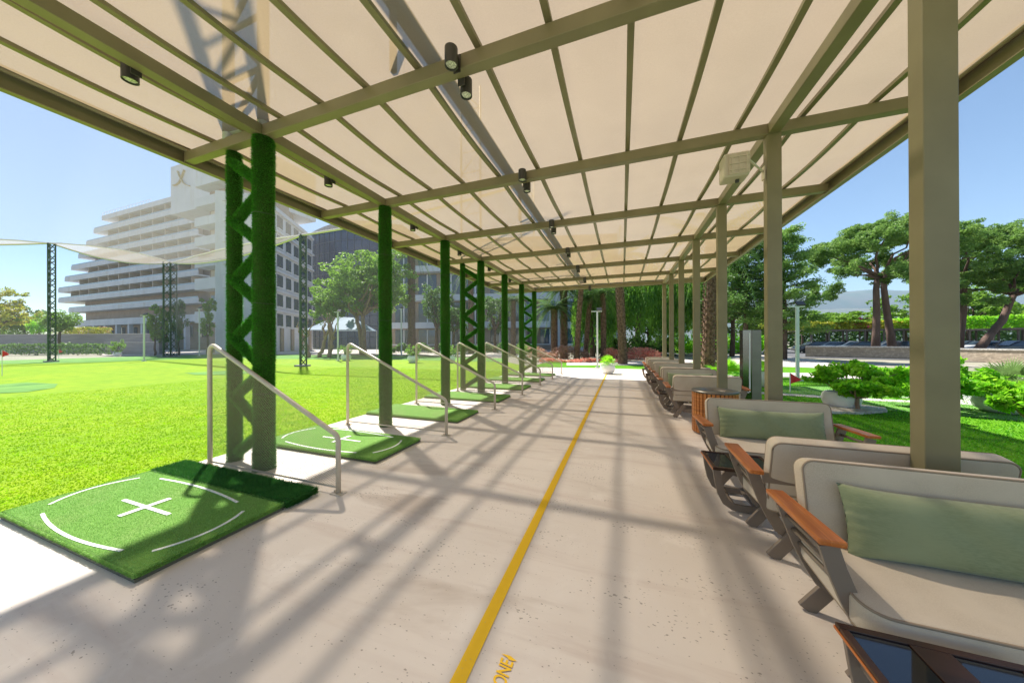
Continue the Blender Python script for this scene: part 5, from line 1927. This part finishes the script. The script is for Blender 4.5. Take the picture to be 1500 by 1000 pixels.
def make_car(body, label):
    t = thing('parked_car', label, 'car', (0, 0, 0), 'cars parked behind the stone wall')
    sec = [(-2.1, .35, .62), (-2.05, .28, .85), (-1.5, .25, .95), (-1.0, .25, 1.38), (.35, .25, 1.44), (1.1, .25, 1.0), (1.9, .27, .82), (2.12, .35, .6)]
    mb = MB(); vs, fs = [], []
    for x, z0, z1 in sec:
        ins = .16 if z1 > 1.1 else .04
        for y, z in ((-.86, z0), (-.88, .6 * z0 + .4 * min(z1, .9)), (-.86 + ins * .2, min(z1, .92)), (-.86 + ins, z1), (.86 - ins, z1), (.86 - ins * .2, min(z1, .92)), (.88, .6 * z0 + .4 * min(z1, .9)), (.86, z0)): vs.append((x, y, z))
    for i in range(len(sec) - 1):
        for j in range(8): fs.append((i * 8 + j, i * 8 + (j + 1) % 8, (i + 1) * 8 + (j + 1) % 8, (i + 1) * 8 + j))
    fs += [tuple(range(8)), tuple((len(sec) - 1) * 8 + j for j in range(8))]
    mb.add(vs, fs); mb.build('body', body, t, world=False, bevel=.03)
    mb = MB()
    for s in (-1, 1): mb.add([(-1.25, s * .845, .96), (.95, s * .845, .98), (.35, s * .765, 1.36), (-.95, s * .765, 1.33)], [(0, 1, 2, 3)])
    mb.add([(.42, -.66, 1.44), (.42, .66, 1.44), (1.08, .74, 1.03), (1.08, -.74, 1.03)], [(0, 1, 2, 3)]); mb.add([(-1.04, -.66, 1.38), (-1.04, .66, 1.38), (-1.5, .74, .98), (-1.5, -.74, .98)], [(0, 1, 2, 3)])
    mb.build('window', M['winglass'], t, world=False)
    for x in (-1.32, 1.35):
        for s in (-1, 1):
            mb = MB(); mb.tube([(x, s * .70, .32), (x, s * .90, .32)], .32, 18); mb.build('wheel', M['tyre'], t, world=False)
    for s in (-1, 1):
        mb = MB(); mb.box((2.06, s * .62, .68), (.08, .3, .12)); mb.build('headlight', M['lens'], t, world=False)
    return t


cw = mat('car_paint_white', (.70, .71, .72), .25, coat=.5); cd = mat('car_paint_dark', (.03, .035, .045), .25, coat=.5); cg = mat('car_paint_silver', (.38, .40, .42), .25, metal=.5, coat=.5)
spots = [(1195, 38, 'dark', 'behind the lamp post'), (1216, 37.5, 'silver', 'left under the long carport'), (1245, 36.5, 'white', 'middle of the long carport'), (1262, 36, 'dark', 'beside the pine trunks'), (1300, 35, 'silver', 'right of the pine trunks'), (1322, 34.5, 'dark', 'left of the nearest square post'), (1440, 30, 'white', 'right of the nearest square post'), (1490, 28, 'dark', 'at the right edge of the photo'), (1420, 31, 'dark', 'half hidden by the nearest post'),
         (990, 42, 'dark', 'across the road between the far posts'), (1012, 41, 'silver', 'across the road right of the far posts'), (1068, 40, 'white', 'across the road left of the steel stand'), (1085, 40, 'dark', 'across the road behind the steel stand')]
src = {}
for i, (px, dep, c_, l) in enumerate(spots):
    b = xy(px, dep); lab = c_ + ' car parked ' + l; rz = R(YAW + 90 + (-25 if i % 2 else 155) * 0 + 70)
    if c_ not in src:
        src[c_] = make_car({'dark': cd, 'silver': cg, 'white': cw}[c_], lab); src[c_].location = (b[0], b[1], 0); src[c_].rotation_euler = (0, 0, rz)
    else: dup(src[c_], (b[0], b[1], 0), lab, rz=rz)


# ------------------------------------------------------------------ hills and haze
def ridge(x0, x1, y, zs, seed, depth, name='hills'):
    rg = np.random.default_rng(seed); nx_, ny_ = 90, 14
    ph = rg.uniform(0, 6.28, 10)
    V = []; Q = []
    for i in range(nx_ + 1):
        x = x0 + (x1 - x0) * i / nx_
        base_ = sum(math.sin(x * f_ + ph[j]) * a_ for j, (f_, a_) in enumerate(((.0009, .22), (.0021, .13), (.0047, .03), (.011, .008), (.023, .003))))
        prof = zs * (.75 + base_ * .28)
        for j in range(ny_ + 1):
            v = j / ny_; h_ = prof * math.sin(math.pi * min(1, v * .62)) * (1 + .015 * math.sin(x * .006 + v * 9 + ph[7]) + .01 * math.sin(x * .013 - v * 14))
            V.append((x, y + depth * v, max(-.5, h_ - .5) if 0 < j else -.5))
    for i in range(nx_):
        for j in range(ny_): a = i * (ny_ + 1) + j; Q.append((a, a + ny_ + 1, a + ny_ + 2, a + 1))
    o = np_mesh(name, V, Q, M['hill'], smooth=True)
    return tag(o, kind='structure')


ridge(-1200, 5200, 3300, 440, 3, 1400)
ridge(-1800, 6800, 4900, 860, 9, 1200)
mb = MB(); mb.span((-2600, -600, -1.2), (7200, 6300, 1300))
hz = mb.build('haze', bpy.data.materials.new('haze'))
tag(hz, 'thin blue air haze over the whole place', 'haze', kind='stuff')
hm = hz.data.materials[0]; hm.use_nodes = True; hn = hm.node_tree
hn.nodes.remove(hn.nodes['Principled BSDF'])
pv = hn.nodes.new('ShaderNodeVolumePrincipled'); pv.inputs['Color'].default_value = (.55, .78, 1, 1); pv.inputs['Density'].default_value = .00009; pv.inputs['Anisotropy'].default_value = 0
hn.links.new(pv.outputs[0], hn.nodes['Material Output'].inputs['Volume'])
